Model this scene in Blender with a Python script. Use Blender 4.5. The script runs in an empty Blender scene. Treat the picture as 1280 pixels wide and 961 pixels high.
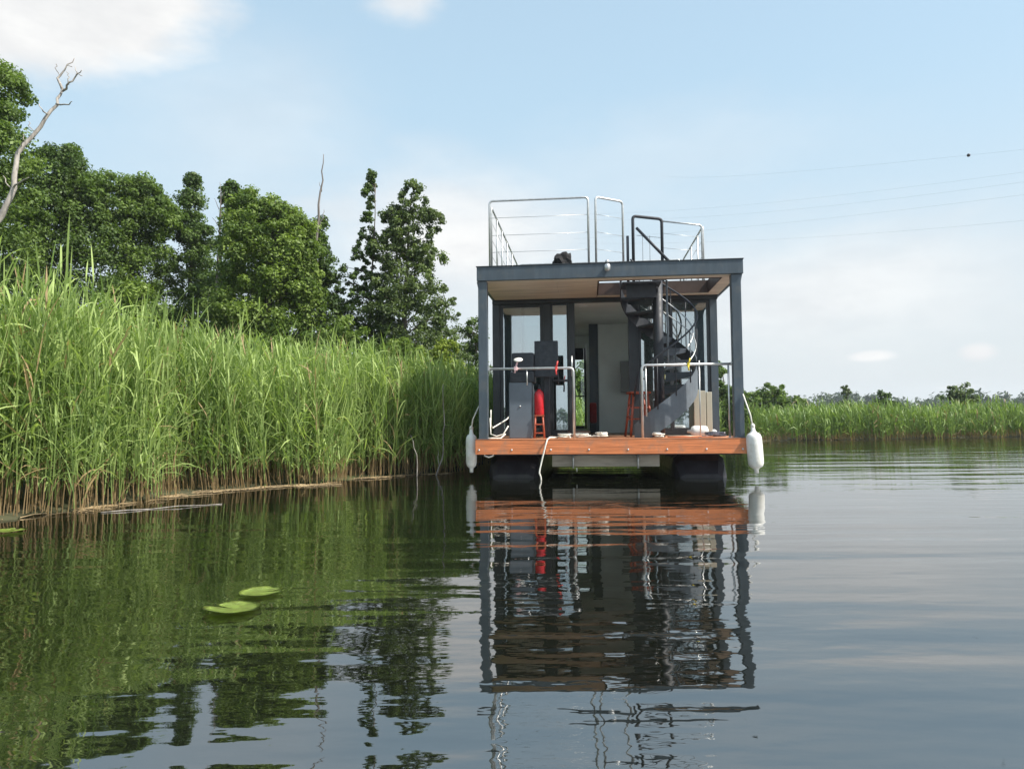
import bpy, bmesh, math, random
import numpy as np
from mathutils import Vector, Matrix
RAD = math.radians
scene = bpy.context.scene
COL = scene.collection

# ------------------------------------------------------------------ camera
cam_d = bpy.data.cameras.new('camera')
cam = bpy.data.objects.new('camera', cam_d)
COL.objects.link(cam)
CAM_H = 0.83
pitch, roll = math.atan(47.5 / 900), RAD(0.5)
fw = Vector((0, math.cos(pitch), math.sin(pitch)))
u0 = Vector((0, -math.sin(pitch), math.cos(pitch)))
rt = math.cos(roll) * Vector((1, 0, 0)) - math.sin(roll) * u0
up = math.cos(roll) * u0 + math.sin(roll) * Vector((1, 0, 0))
m = Matrix((rt, up, -fw)).transposed().to_4x4()
m.translation = (0, 0, CAM_H)
cam.matrix_world = m
cam_d.sensor_width = 36
cam_d.lens = 36 * 900 / 1280
cam_d.clip_start = 0.05
cam_d.clip_end = 5000
scene.camera = cam

# ------------------------------------------------------------------ light
SUN_EL = RAD(50)
sx, sy = math.cos(RAD(-22)), math.sin(RAD(-22))          # sun to the right and a little behind the camera
sun_dir = Vector((math.cos(SUN_EL) * sx, math.cos(SUN_EL) * sy, math.sin(SUN_EL)))
sd = bpy.data.lights.new('sun', 'SUN')
sd.energy = 4.6
sd.angle = RAD(0.6)
sd.color = (1.0, 0.94, 0.85)
so = bpy.data.objects.new('sun', sd)
so.rotation_euler = sun_dir.to_track_quat('Z', 'Y').to_euler()
so.location = (20, -10, 40)
COL.objects.link(so)
scene.view_settings.view_transform = 'Standard'
scene.view_settings.look = 'None'
scene.view_settings.exposure = 0.66
scene.view_settings.gamma = 1.0


class NT:
    """tiny node helper"""
    def __init__(s, tree):
        s.t = tree
        s.n = tree.nodes
        s.l = tree.links

    def node(s, typ, **kw):
        n = s.n.new(typ)
        for k, v in kw.items():
            setattr(n, k, v)
        return n

    def put(s, sock, v):
        if isinstance(v, bpy.types.NodeSocket):
            s.l.new(v, sock)
        elif v is not None:
            if sock.type == 'RGBA' and not hasattr(v, '__len__'):
                v = (v, v, v, 1)
            elif sock.type == 'RGBA' and len(v) == 3:
                v = (*v, 1)
            sock.default_value = v

    def math(s, op, a, b=None, c=None, clamp=False):
        n = s.node('ShaderNodeMath', operation=op)
        n.use_clamp = clamp
        s.put(n.inputs[0], a)
        if b is not None: s.put(n.inputs[1], b)
        if c is not None: s.put(n.inputs[2], c)
        return n.outputs[0]

    def vmath(s, op, a, b=None):
        n = s.node('ShaderNodeVectorMath', operation=op)
        s.put(n.inputs[0], a)
        if b is not None: s.put(n.inputs[1], b)
        return n.outputs[0]

    def mix(s, f, a, b, blend='MIX'):
        n = s.node('ShaderNodeMix', data_type='RGBA', blend_type=blend)
        s.put(n.inputs[0], f); s.put(n.inputs[6], a); s.put(n.inputs[7], b)
        return n.outputs[2]

    def noise(s, vec, scale, detail=3, rough=0.5, dist=0.0):
        n = s.node('ShaderNodeTexNoise')
        s.put(n.inputs['Vector'], vec)
        s.put(n.inputs['Scale'], scale); s.put(n.inputs['Detail'], detail)
        s.put(n.inputs['Roughness'], rough); s.put(n.inputs['Distortion'], dist)
        return n.outputs[0]

    def ramp(s, f, a, b, c=0.0, d=1.0, smooth=True):
        n = s.node('ShaderNodeMapRange', interpolation_type='SMOOTHSTEP' if smooth else 'LINEAR')
        s.put(n.inputs[0], f); s.put(n.inputs[1], a); s.put(n.inputs[2], b)
        s.put(n.inputs[3], c); s.put(n.inputs[4], d)
        return n.outputs[0]

    def mapping(s, vec, scale=(1, 1, 1), rot=(0, 0, 0), loc=(0, 0, 0)):
        n = s.node('ShaderNodeMapping')
        s.put(n.inputs['Vector'], vec)
        n.inputs['Scale'].default_value = scale
        n.inputs['Rotation'].default_value = rot
        n.inputs['Location'].default_value = loc
        return n.outputs[0]


# ------------------------------------------------------------------ world: sky with clouds
w = bpy.data.worlds.new('World')
scene.world = w
w.use_nodes = True
w.node_tree.nodes.clear()
N = NT(w.node_tree)
sky = N.node('ShaderNodeTexSky', sky_type='NISHITA')
sky.sun_disc = False
sky.sun_elevation = SUN_EL
sky.sun_rotation = math.atan2(sx, sy)
sky.air_density = 1.0
sky.dust_density = 1.6
sky.ozone_density = 1.4
tc = N.node('ShaderNodeTexCoord')
D = N.vmath('NORMALIZE', tc.outputs['Generated'])
sep = N.node('ShaderNodeSeparateXYZ')
N.l.new(D, sep.inputs[0])
az = N.math('MULTIPLY', N.math('ARCTAN2', sep.outputs[0], sep.outputs[1]), 57.2958)
el = N.math('MULTIPLY', N.math('ARCSINE', sep.outputs[2]), 57.2958)
cloudvec = N.mapping(D, scale=(1, 1, 2.6))
warp1 = N.math('SUBTRACT', N.noise(cloudvec, 5.0, 6, 0.6), 0.5)
warp2 = N.math('SUBTRACT', N.noise(N.mapping(cloudvec, loc=(3.1, 7.2, 1.7)), 9.0, 6, 0.62), 0.5)


def blob(a0, e0, sa, se, wob, edge0, edge1, amp):
    a = N.math('ADD', az, N.math('MULTIPLY', warp2, wob))
    e = N.math('ADD', el, N.math('MULTIPLY', warp1, wob * 0.8))
    da = N.math('DIVIDE', N.math('SUBTRACT', a, a0), sa)
    de = N.math('DIVIDE', N.math('SUBTRACT', e, e0), se)
    r = N.math('SQRT', N.math('ADD', N.math('MULTIPLY', da, da), N.math('MULTIPLY', de, de)))
    return N.ramp(r, edge0, edge1, amp, 0.0)


clouds = None
for b in [(-38, 29.5, 18.0, 8.6, 6, 0.72, 1.02, 1.0), (-9.0, 30.8, 4.2, 2.0, 5, 0.2, 1.1, 0.75),
          (26.6, 4.5, 2.1, 0.55, .6, 0.3, 1.05, 1.0), (33.0, 4.4, 1.4, 0.8, .7, 0.3, 1.05, 1.0), (31.8, 2.1, 1.4, 0.2, .8, 0.1, 1.3, 0.5),
          (-4, 14.5, 12, 7, 7, 0.1, 1.25, 0.95), (-14, 16.5, 5, 1.6, 7, 0.1, 1.4, 0.5), (24, 9.5, 15, 5.5, 8, 0.1, 1.3, 0.7),
          (13, 20, 16, 4, 12, 0.0, 1.4, 0.22), (-20, 22, 9, 6, 9, 0.1, 1.5, 0.3)]:
    c = blob(*b)
    clouds = c if clouds is None else N.math('MAXIMUM', clouds, c)
# scattered clouds over the rest of the sky
out_f = N.math('MAXIMUM', N.ramp(N.math('ABSOLUTE', az), 38, 60), N.ramp(el, 34, 48))
gen = N.math('MULTIPLY', N.ramp(N.noise(cloudvec, 2.6, 7, 0.55), 0.5, 0.66), out_f)
clouds = N.math('MAXIMUM', clouds, N.math('MULTIPLY', gen, 0.75))
skyc = N.vmath('SCALE', sky.outputs[0])
skyc.node.inputs['Scale'].default_value = 0.15
# milky summer air: the blue fades to white towards the horizon
haze = N.math('SUBTRACT', N.ramp(el, -6.0, 45.0, 1.0, 0.60), N.ramp(el, 30.0, 75.0, 0.0, 0.25))
base = N.mix(haze, skyc, N.mix(N.ramp(el, 2.0, 26.0), (0.490, 0.527, 0.542), (0.37, 0.51, 0.59)))
shade = N.ramp(N.noise(cloudvec, 7.0, 5, 0.6), 0.3, 0.75)
cloudcol = N.mix(shade, (0.545, 0.55, 0.555), (0.66, 0.66, 0.65))
final = N.mix(clouds, base, cloudcol)
bg = N.node('ShaderNodeBackground')
N.l.new(final, bg.inputs[0])
bg.inputs[1].default_value = 1.0
wo = N.node('ShaderNodeOutputWorld')
N.l.new(bg.outputs[0], wo.inputs[0])


# ------------------------------------------------------------------ materials
def mat(name, color=(.5, .5, .5), rough=0.5, metal=0.0, spec=0.5, var=0.0, vscale=8.0, bump=0.0, bscale=60.0, stretch=(1, 1, 1), dirt=None, dscale=2.0, damt=0.5):
    mm = bpy.data.materials.new(name)
    mm.use_nodes = True
    mm.node_tree.nodes.clear()
    n = NT(mm.node_tree)
    o = n.node('ShaderNodeOutputMaterial')
    p = n.node('ShaderNodeBsdfPrincipled')
    n.l.new(p.outputs[0], o.inputs[0])
    tcn = n.node('ShaderNodeTexCoord')
    v = n.mapping(tcn.outputs['Object'], scale=stretch)
    c = color
    if var:
        f = n.noise(v, vscale, 4, 0.6)
        c = n.mix(n.ramp(f, 0.3, 0.7), tuple(x * (1 - var) for x in color), tuple(min(1, x * (1 + var)) for x in color))
    if dirt:
        f = n.noise(n.mapping(tcn.outputs['Object'], loc=(5, 3, 1)), dscale, 6, 0.65)
        c = n.mix(n.ramp(f, 0.48, 0.72, 0, damt), c, dirt)
    n.put(p.inputs['Base Color'], c)
    rr = rough
    if rough > 0.15:
        rr = n.ramp(n.noise(v, vscale * 1.7, 3), 0.2, 0.8, rough * 0.8, min(1, rough * 1.2))
    n.put(p.inputs['Roughness'], rr)
    p.inputs['Metallic'].default_value = metal
    p.inputs['Specular IOR Level'].default_value = spec
    if bump:
        b = n.node('ShaderNodeBump')
        b.inputs['Strength'].default_value = bump
        b.inputs['Distance'].default_value = 0.004
        n.put(b.inputs['Height'], n.noise(v, bscale, 4, 0.6))
        n.l.new(b.outputs[0], p.inputs['Normal'])
    return mm


M = {}
M['anthracite'] = mat('anthracite_powder_coat', (0.062, 0.084, 0.104), 0.42, spec=0.5, var=0.16, vscale=3, stretch=(3, 3, .5), dirt=(0.13, 0.13, 0.12), dscale=5, damt=0.4)
M['dark_frame'] = mat('dark_window_frame', (0.030, 0.038, 0.045), 0.45, var=0.12, vscale=4)
M['black_steel'] = mat('black_painted_steel', (0.026, 0.030, 0.038), 0.55, var=0.2, vscale=9)
M['tread_steel'] = mat('tread_steel', (0.045, 0.055, 0.068), 0.42, var=0.25, vscale=8)
M['grey_steel'] = mat('grey_painted_steel', (0.115, 0.135, 0.155), 0.45, var=0.12, vscale=5, dirt=(0.10, 0.09, 0.08), damt=0.25)
M['cabinet_grey'] = mat('cabinet_grey', (0.12, 0.15, 0.18), 0.45, var=0.08, vscale=4)
M['cover'] = mat('dark_canvas_cover', (0.035, 0.042, 0.050), 0.8, var=0.2, vscale=12, bump=0.5, bscale=90)
M['stainless'] = mat('brushed_stainless', (0.60, 0.61, 0.60), 0.42, metal=0.8, var=0.1, vscale=14)
M['wood_fascia'] = mat('reddish_hardwood', (0.66, 0.215, 0.078), 0.55, var=0.28, vscale=5, stretch=(0.35, 4, 9), bump=0.5, bscale=30, dirt=(0.36, 0.20, 0.13), dscale=4, damt=0.75)
M['deck_wood'] = mat('deck_hardwood', (0.46, 0.19, 0.09), 0.6, var=0.3, vscale=5, stretch=(0.4, 8, 8), bump=0.4, bscale=30)
M['ceil_wood'] = mat('ceiling_plywood', (0.60, 0.49, 0.38), 0.5, var=0.14, vscale=2.5, stretch=(0.5, 3, 3))
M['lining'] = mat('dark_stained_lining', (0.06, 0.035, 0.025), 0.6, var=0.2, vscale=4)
M['ceil_trim'] = mat('ceiling_trim', (0.62, 0.52, 0.40), 0.5, var=0.1, vscale=4)
M['wall_white'] = mat('white_wall_panel', (0.78, 0.82, 0.80), 0.6, var=0.05, vscale=2)
M['cream'] = mat('cream_board', (0.46, 0.45, 0.36), 0.55, var=0.06, vscale=3)
M['grey_box'] = mat('grey_box', (0.25, 0.26, 0.26), 0.5, var=0.05)
M['white_vinyl'] = mat('white_vinyl', (0.80, 0.80, 0.76), 0.35, var=0.05, vscale=6, dirt=(0.50, 0.47, 0.36), dscale=4, damt=0.6)
M['rope'] = mat('white_rope', (0.74, 0.72, 0.64), 0.8, var=0.12, vscale=40, bump=0.8, bscale=120)
M['rope_grey'] = mat('grey_rope', (0.35, 0.33, 0.36), 0.8, var=0.3, vscale=30, bump=0.8, bscale=120)
M['red_paint'] = mat('red_paint', (0.55, 0.02, 0.03), 0.3, var=0.08)
M['red_wood'] = mat('red_brown_wood', (0.36, 0.075, 0.035), 0.45, var=0.25, vscale=10, stretch=(3, 3, .6))
M['pink_plastic'] = mat('pink_white_plastic', (0.75, 0.50, 0.50), 0.4, var=0.05)
M['red_plastic'] = mat('red_plastic', (0.72, 0.07, 0.06), 0.4, var=0.05)
M['yellow'] = mat('yellow_plastic', (0.80, 0.62, 0.05), 0.4, var=0.05)
M['cloth_black'] = mat('black_cloth', (0.012, 0.012, 0.013), 0.95, var=0.3)
M['teal'] = mat('teal_rod', (0.10, 0.30, 0.30), 0.4)
M['orange_rod'] = mat('orange_rod', (0.62, 0.24, 0.12), 0.4)
M['pontoon'] = mat('black_pontoon', (0.022, 0.020, 0.026), 0.4, var=0.3, vscale=5, dirt=(0.06, 0.06, 0.05), damt=0.5)
M['under_board'] = mat('weathered_under_board', (0.30, 0.27, 0.22), 0.75, var=0.25, vscale=4, stretch=(.5, 3, 3))
M['grey_floor'] = mat('cabin_floor', (0.30, 0.17, 0.10), 0.5, var=0.2, vscale=4)
M['bark'] = mat('dark_bark', (0.10, 0.085, 0.065), 0.9, var=0.3, vscale=7, stretch=(3, 3, .7), bump=1, bscale=22)
M['dead_wood'] = mat('bleached_dead_wood', (0.31, 0.285, 0.255), 0.9, var=0.45, vscale=6, stretch=(3, 3, .6), bump=1, bscale=22)
M['dead_grey'] = mat('grey_dead_wood', (0.17, 0.15, 0.135), 0.85, var=0.3, vscale=6, stretch=(3, 3, .6))
M['straw'] = mat('dry_straw', (0.27, 0.20, 0.11), 0.85, var=0.5, vscale=3)
M['wire'] = mat('aluminium_wire', (0.30, 0.32, 0.34), 0.5, metal=0.3)
M['ball'] = mat('black_ball', (0.01, 0.01, 0.012), 0.5)


def glass_mat(name, refl, tint):
    mm = bpy.data.materials.new(name)
    mm.use_nodes = True
    mm.node_tree.nodes.clear()
    n = NT(mm.node_tree)
    o = n.node('ShaderNodeOutputMaterial')
    g = n.node('ShaderNodeBsdfGlossy')
    g.inputs['Roughness'].default_value = 0.01
    g.inputs['Color'].default_value = (0.92, 0.97, 1, 1)
    t = n.node('ShaderNodeBsdfTransparent')
    t.inputs[0].default_value = (*tint, 1)
    f = n.node('ShaderNodeFresnel')
    f.inputs[0].default_value = 1.5
    mx = n.node('ShaderNodeMixShader')
    n.put(mx.inputs[0], n.math('ADD', f.outputs[0], refl, clamp=True))
    n.l.new(t.outputs[0], mx.inputs[1])
    n.l.new(g.outputs[0], mx.inputs[2])
    n.l.new(mx.outputs[0], o.inputs[0])
    return mm


M['glass'] = glass_mat('coated_window_glass', 0.42, (0.72, 0.80, 0.80))
M['glass_clear'] = glass_mat('clear_window_glass', 0.03, (0.90, 0.95, 0.93))


def leaf_mat(name, a, b, trans=0.35, rough=0.5, third=None, spec=0.3):
    """leaf colour varies per leaf through the 'tint' point attribute"""
    mm = bpy.data.materials.new(name)
    mm.use_nodes = True
    mm.node_tree.nodes.clear()
    n = NT(mm.node_tree)
    o = n.node('ShaderNodeOutputMaterial')
    at = n.node('ShaderNodeAttribute', attribute_name='tint')
    f = at.outputs['Fac']
    c = n.mix(n.math('MULTIPLY', f, 1.0, clamp=True), a, b)
    if third:
        c = n.mix(n.ramp(f, 1.4, 1.6), c, third)
    p = n.node('ShaderNodeBsdfPrincipled')
    n.put(p.inputs['Base Color'], c)
    p.inputs['Roughness'].default_value = rough
    p.inputs['Specular IOR Level'].default_value = spec
    t = n.node('ShaderNodeBsdfTranslucent')
    n.put(t.inputs[0], n.mix(1.0, c, (1.15, 1.25, 0.55), 'MULTIPLY'))
    mx = n.node('ShaderNodeMixShader')
    mx.inputs[0].default_value = trans
    n.l.new(p.outputs[0], mx.inputs[1]); n.l.new(t.outputs[0], mx.inputs[2])
    n.l.new(mx.outputs[0], o.inputs[0])
    return mm


M['leaf_dark'] = leaf_mat('dark_alder_leaves', (0.046, 0.084, 0.024), (0.155, 0.235, 0.058))
M['leaf_mid'] = leaf_mat('mid_green_leaves', (0.062, 0.108, 0.026), (0.20, 0.29, 0.066))
M['leaf_light'] = leaf_mat('light_green_leaves', (0.080, 0.135, 0.028), (0.25, 0.34, 0.075))
M['leaf_yellow'] = leaf_mat('yellow_green_leaves', (0.13, 0.19, 0.025), (0.30, 0.36, 0.06))
M['leaf_grey'] = leaf_mat('grey_green_leaves', (0.062, 0.096, 0.036), (0.19, 0.255, 0.085))
M['leaf_far'] = leaf_mat('far_wood_leaves', (0.035, 0.062, 0.035), (0.075, 0.115, 0.055), trans=0.2)
M['reed'] = leaf_mat('reed_blades', (0.135, 0.215, 0.058), (0.44, 0.55, 0.20), trans=0.38, third=(0.40, 0.29, 0.16), rough=0.55, spec=0.25)
M['reed_far'] = leaf_mat('far_reed_blades', (0.11, 0.18, 0.045), (0.27, 0.37, 0.11), trans=0.3, third=(0.30, 0.22, 0.12), rough=0.5)


def water_mat():
    mm = bpy.data.materials.new('river_water')
    mm.use_nodes = True
    mm.node_tree.nodes.clear()
    n = NT(mm.node_tree)
    o = n.node('ShaderNodeOutputMaterial')
    p = n.node('ShaderNodeBsdfPrincipled')
    p.inputs['Base Color'].default_value = (0.0050, 0.0060, 0.0035, 1)
    p.inputs['Roughness'].default_value = 0.02
    p.inputs['IOR'].default_value = 2.9
    p.inputs['Specular IOR Level'].default_value = 0.5
    g = n.node('ShaderNodeNewGeometry')
    P = g.outputs['Position']
    # long low swell (boat wash), running slightly diagonal
    a = n.noise(n.mapping(P, scale=(0.28, 1.7, 1), rot=(0, 0, RAD(15))), 1.0, 2, 0.4)
    # medium ripples
    b = n.noise(n.mapping(P, scale=(1.5, 4.6, 1), rot=(0, 0, RAD(-5))), 1.0, 2, 0.45)
    # fine ripples
    c = n.noise(n.mapping(P, scale=(7, 15, 1), rot=(0, 0, RAD(8))), 1.0, 2, 0.5)
    patch = n.ramp(n.noise(n.mapping(P, scale=(0.25, 0.5, 1)), 1.0, 2, 0.5), 0.35, 0.65, 0.45, 1.2)
    sp = n.node('ShaderNodeSeparateXYZ'); n.l.new(P, sp.inputs[0])
    # the lee of the bank and the boat is calmer than the open river
    calm = n.math('MAXIMUM', n.ramp(sp.outputs[1], 3.2, 7.5, 1.0, 0.22), n.ramp(sp.outputs[0], 2.5, 7.0, 0.0, 1.0))
    h = n.math('ADD', n.math('MULTIPLY', n.math('MULTIPLY', a, calm), 0.0300), n.math('MULTIPLY', n.math('MULTIPLY', b, n.math('MULTIPLY', patch, n.ramp(calm, 0.2, 1.0, 0.5, 1.0))), 0.0062))
    h = n.math('ADD', h, n.math('MULTIPLY', n.math('MULTIPLY', c, patch), 0.0010))
    bp = n.node('ShaderNodeBump')
    bp.inputs['Strength'].default_value = 1.0
    bp.inputs['Distance'].default_value = 1.0
    n.put(bp.inputs['Height'], h)
    n.l.new(bp.outputs[0], p.inputs['Normal'])
    n.l.new(p.outputs[0], o.inputs[0])
    return mm


M['water'] = water_mat()
M['ground'] = mat('marsh_soil', (0.060, 0.060, 0.028), 0.95, var=0.4, vscale=0.6, dirt=(0.10, 0.14, 0.04), dscale=0.3, damt=0.8)


def pad_mat():
    mm = mat('lily_pad', (0.27, 0.36, 0.07), 0.38, var=0.22, vscale=14, dirt=(0.16, 0.13, 0.03), dscale=26, damt=0.7)
    n = NT(mm.node_tree)
    p = [q for q in n.n if q.type == 'BSDF_PRINCIPLED'][0]
    src = p.inputs['Base Color'].links[0].from_socket
    t_ = n.node('ShaderNodeTexCoord'); sp = n.node('ShaderNodeSeparateXYZ'); n.l.new(t_.outputs['Object'], sp.inputs[0])
    an = n.math('ARCTAN2', sp.outputs[1], sp.outputs[0])
    vein = n.ramp(n.math('ABSOLUTE', n.math('SINE', n.math('MULTIPLY', an, 9.0))), 0.0, 0.22, 0.55, 0.0)
    n.put(p.inputs['Base Color'], n.mix(vein, src, (0.42, 0.50, 0.18)))
    return mm


M['pad'] = pad_mat()


# ------------------------------------------------------------------ mesh helpers
def setup(o, name, parent=None, label=None, cat=None, group=None, kind=None):
    COL.objects.link(o)
    if parent is not None:
        o.parent = parent
    if label: o['label'] = label
    if cat: o['category'] = cat
    if group: o['group'] = group
    if kind: o['kind'] = kind
    return o


def empty(name, loc=(0, 0, 0), rz=0, **k):
    o = bpy.data.objects.new(name, None)
    o.location = loc
    o.rotation_euler = (0, 0, rz)
    o.empty_display_size = 0.2
    return setup(o, name, **k)


def from_bm(name, bm, material, parent=None, smooth=False, **k):
    me = bpy.data.meshes.new(name)
    bm.normal_update()
    bm.to_mesh(me)
    bm.free()
    if smooth:
        for p in me.polygons: p.use_smooth = True
    me.materials.append(M[material] if isinstance(material, str) else material)
    o = bpy.data.objects.new(name, me)
    return setup(o, name, parent=parent, **k)


def from_arrays(name, V, Q, material, parent=None, tint=None, smooth=False, **k):
    V = np.asarray(V, np.float32); Q = np.asarray(Q, np.int32)
    me = bpy.data.meshes.new(name)
    nv, nf, c = len(V), len(Q), Q.shape[1]
    me.vertices.add(nv); me.vertices.foreach_set('co', V.ravel())
    me.loops.add(nf * c); me.loops.foreach_set('vertex_index', Q.ravel())
    me.polygons.add(nf); me.polygons.foreach_set('loop_start', np.arange(nf, dtype=np.int32) * c)
    if smooth: me.polygons.foreach_set('use_smooth', np.ones(nf, bool))
    me.update(calc_edges=True)
    if tint is not None:
        a = me.attributes.new('tint', 'FLOAT', 'POINT')
        a.data.foreach_set('value', np.asarray(tint, np.float32))
    me.materials.append(M[material])
    o = bpy.data.objects.new(name, me)
    return setup(o, name, parent=parent, **k)


def add_box(bm, x0, x1, y0, y1, z0, z1, bev=0.0):
    vs = [bm.verts.new(c) for c in ((x0, y0, z0), (x1, y0, z0), (x1, y1, z0), (x0, y1, z0), (x0, y0, z1), (x1, y0, z1), (x1, y1, z1), (x0, y1, z1))]
    fs = [(0, 3, 2, 1), (4, 5, 6, 7), (0, 1, 5, 4), (1, 2, 6, 5), (2, 3, 7, 6), (3, 0, 4, 7)]
    faces = [bm.faces.new([vs[i] for i in f]) for f in fs]
    if bev:
        es = list({e for f in faces for e in f.edges})
        bmesh.ops.bevel(bm, geom=es, offset=bev, segments=2, profile=0.6, affect='EDGES')


def box(name, x0, x1, y0, y1, z0, z1, material, parent=None, bev=0.004, **k):
    bm = bmesh.new()
    add_box(bm, x0, x1, y0, y1, z0, z1, bev)
    return from_bm(name, bm, material, parent, **k)


def add_tube(bm, pts, r, seg=8, closed=False, cap=True):
    pts = [Vector(p) for p in pts]
    n = len(pts)
    rs = r if hasattr(r, '__len__') else [r] * n
    rings = []
    ref = None
    for i, p in enumerate(pts):
        a = pts[i - 1] if i > 0 else (pts[-1] if closed else p)
        b = pts[i + 1] if i < n - 1 else (pts[0] if closed else p)
        t = (b - a)
        if t.length < 1e-9: t = Vector((0, 0, 1))
        t.normalize()
        if ref is None:
            ref = Vector((0, 0, 1)) if abs(t.z) < 0.9 else Vector((1, 0, 0))
        s = t.cross(ref)
        if s.length < 1e-6: s = t.cross(Vector((0, 1, 0.01)))
        s.normalize()
        u = s.cross(t); ref = u
        rings.append([bm.verts.new(p + (s * math.cos(2 * math.pi * k / seg) + u * math.sin(2 * math.pi * k / seg)) * rs[i]) for k in range(seg)])
    for i in range(n - 1 + (1 if closed else 0)):
        A, B = rings[i], rings[(i + 1) % n]
        for k in range(seg):
            bm.faces.new((A[k], A[(k + 1) % seg], B[(k + 1) % seg], B[k]))
    if cap and not closed:
        bm.faces.new(rings[0][::-1]); bm.faces.new(rings[-1])


def tube(name, pts, r, material, parent=None, seg=8, closed=False, **k):
    bm = bmesh.new()
    add_tube(bm, pts, r, seg, closed)
    return from_bm(name, bm, material, parent, smooth=True, **k)


def add_lathe(bm, prof, c=(0, 0, 0), seg=20, M4=None):
    """prof: (radius, z) list"""
    rings = []
    for r, z in prof:
        ring = []
        for k in range(seg):
            a = 2 * math.pi * k / seg
            v = Vector((c[0] + r * math.cos(a), c[1] + r * math.sin(a), c[2] + z))
            if M4: v = M4 @ v
            ring.append(bm.verts.new(v))
        rings.append(ring)
    for A, B in zip(rings, rings[1:]):
        for k in range(seg):
            bm.faces.new((A[k], A[(k + 1) % seg], B[(k + 1) % seg], B[k]))
    bm.faces.new(rings[0][::-1]); bm.faces.new(rings[-1])


def lathe(name, prof, material, parent=None, c=(0, 0, 0), seg=20, M4=None, **k):
    bm = bmesh.new()
    add_lathe(bm, prof, c, seg, M4)
    return from_bm(name, bm, material, parent, smooth=True, **k)


def bent(points, r=0.05, n=5):
    """round the corners of a polyline"""
    pts = [Vector(p) for p in points]
    out = [pts[0]]
    for a, b, c in zip(pts, pts[1:], pts[2:]):
        d0 = (a - b).normalized() * min(r, (a - b).length / 2)
        d1 = (c - b).normalized() * min(r, (c - b).length / 2)
        for i in range(n + 1):
            t = i / n
            out.append((b + d0) * (1 - t) ** 2 + b * 2 * t * (1 - t) + (b + d1) * t ** 2)
    out.append(pts[-1])
    return out


# ------------------------------------------------------------------ shoreline, ground, water
SHORE = [(-40, -160), (-18, -60), (-9, -20), (-6.3, -6), (-5.2, 0), (-4.75, 4), (-4.5, 6.3), (-4.31, 7.23), (-4.02, 8.26), (-3.5, 9.29), (-2.71, 10.18),
         (-2.07, 10.98), (-1.26, 11.85), (-0.72, 12.6), (-0.42, 14.2), (-0.1, 17), (0.6, 20.5), (3.4, 25.2), (6.8, 28.2), (10, 29.2),
         (15.27, 30.0), (22.5, 31.8), (40, 36), (75, 40), (130, 30), (170, -10), (190, -90), (200, -200)]


def smooth_line(P, it=2):
    P = [np.array(p, float) for p in P]
    for _ in range(it):
        Q = [P[0]]
        for a, b in zip(P, P[1:]):
            Q += [a * .75 + b * .25, a * .25 + b * .75]
        Q.append(P[-1]); P = Q
    return np.array(P)


SH = smooth_line(SHORE)
_seg = np.hypot(*(SH[1:] - SH[:-1]).T)
S_CUM = np.concatenate([[0], np.cumsum(_seg)])


def shore_dist(X, Y):
    """signed distance to the shoreline, positive on land (left-hand side of the walk)"""
    X = np.asarray(X, float).ravel(); Y = np.asarray(Y, float).ravel()
    best = np.full(X.shape, 1e9); sign = np.ones(X.shape)
    for a, b in zip(SH[:-1], SH[1:]):
        d = b - a; L2 = d @ d
        t = np.clip(((X - a[0]) * d[0] + (Y - a[1]) * d[1]) / L2, 0, 1)
        qx, qy = X - (a[0] + t * d[0]), Y - (a[1] + t * d[1])
        dist = np.hypot(qx, qy)
        s = np.where(d[0] * qy - d[1] * qx > 0, 1.0, -1.0)
        mk = dist < best - 1e-9
        best = np.where(mk, dist, best); sign = np.where(mk, s, sign)
    return best * sign


def ground_z(X, Y):
    d = shore_dist(X, Y)
    z = np.where(d > 0, 0.02 + 0.10 * np.minimum(d, 3) / 3 + np.clip(d - 3, 0, 400) * 0.012, np.maximum(d * 0.5, -1.5) - 0.02)
    X = np.asarray(X).ravel(); Y = np.asarray(Y).ravel()
    z = z + np.where(d > 3, 0.08 * np.sin(X * .7) * np.cos(Y * .6), 0)
    return z


rr = np.concatenate([[0.01], np.geomspace(1.0, 640, 110)])
aa = np.linspace(0, 2 * np.pi, 241)[:-1]
GX = (rr[:, None] * np.cos(aa)).ravel(); GY = (rr[:, None] * np.sin(aa)).ravel()
GZ = ground_z(GX, GY)
na = len(aa)
i, j = np.meshgrid(np.arange(len(rr) - 1), np.arange(na), indexing='ij')
Q = np.stack([i * na + j, (i + 1) * na + j, (i + 1) * na + (j + 1) % na, i * na + (j + 1) % na], -1).reshape(-1, 4)
from_arrays('ground', np.stack([GX, GY, GZ], -1), Q, 'ground', smooth=True, kind='structure', label='marshy soil of the river banks under the reeds and trees')

bm = bmesh.new()
vs = [bm.verts.new(c) for c in ((-400, -600, 0), (600, -600, 0), (600, 120, 0), (-400, 120, 0))]
bm.faces.new(vs)
from_bm('water', bm, 'water', kind='structure', label='calm dark river surface with gentle ripples')

# ------------------------------------------------------------------ reeds
rng = np.random.default_rng(7)


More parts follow.
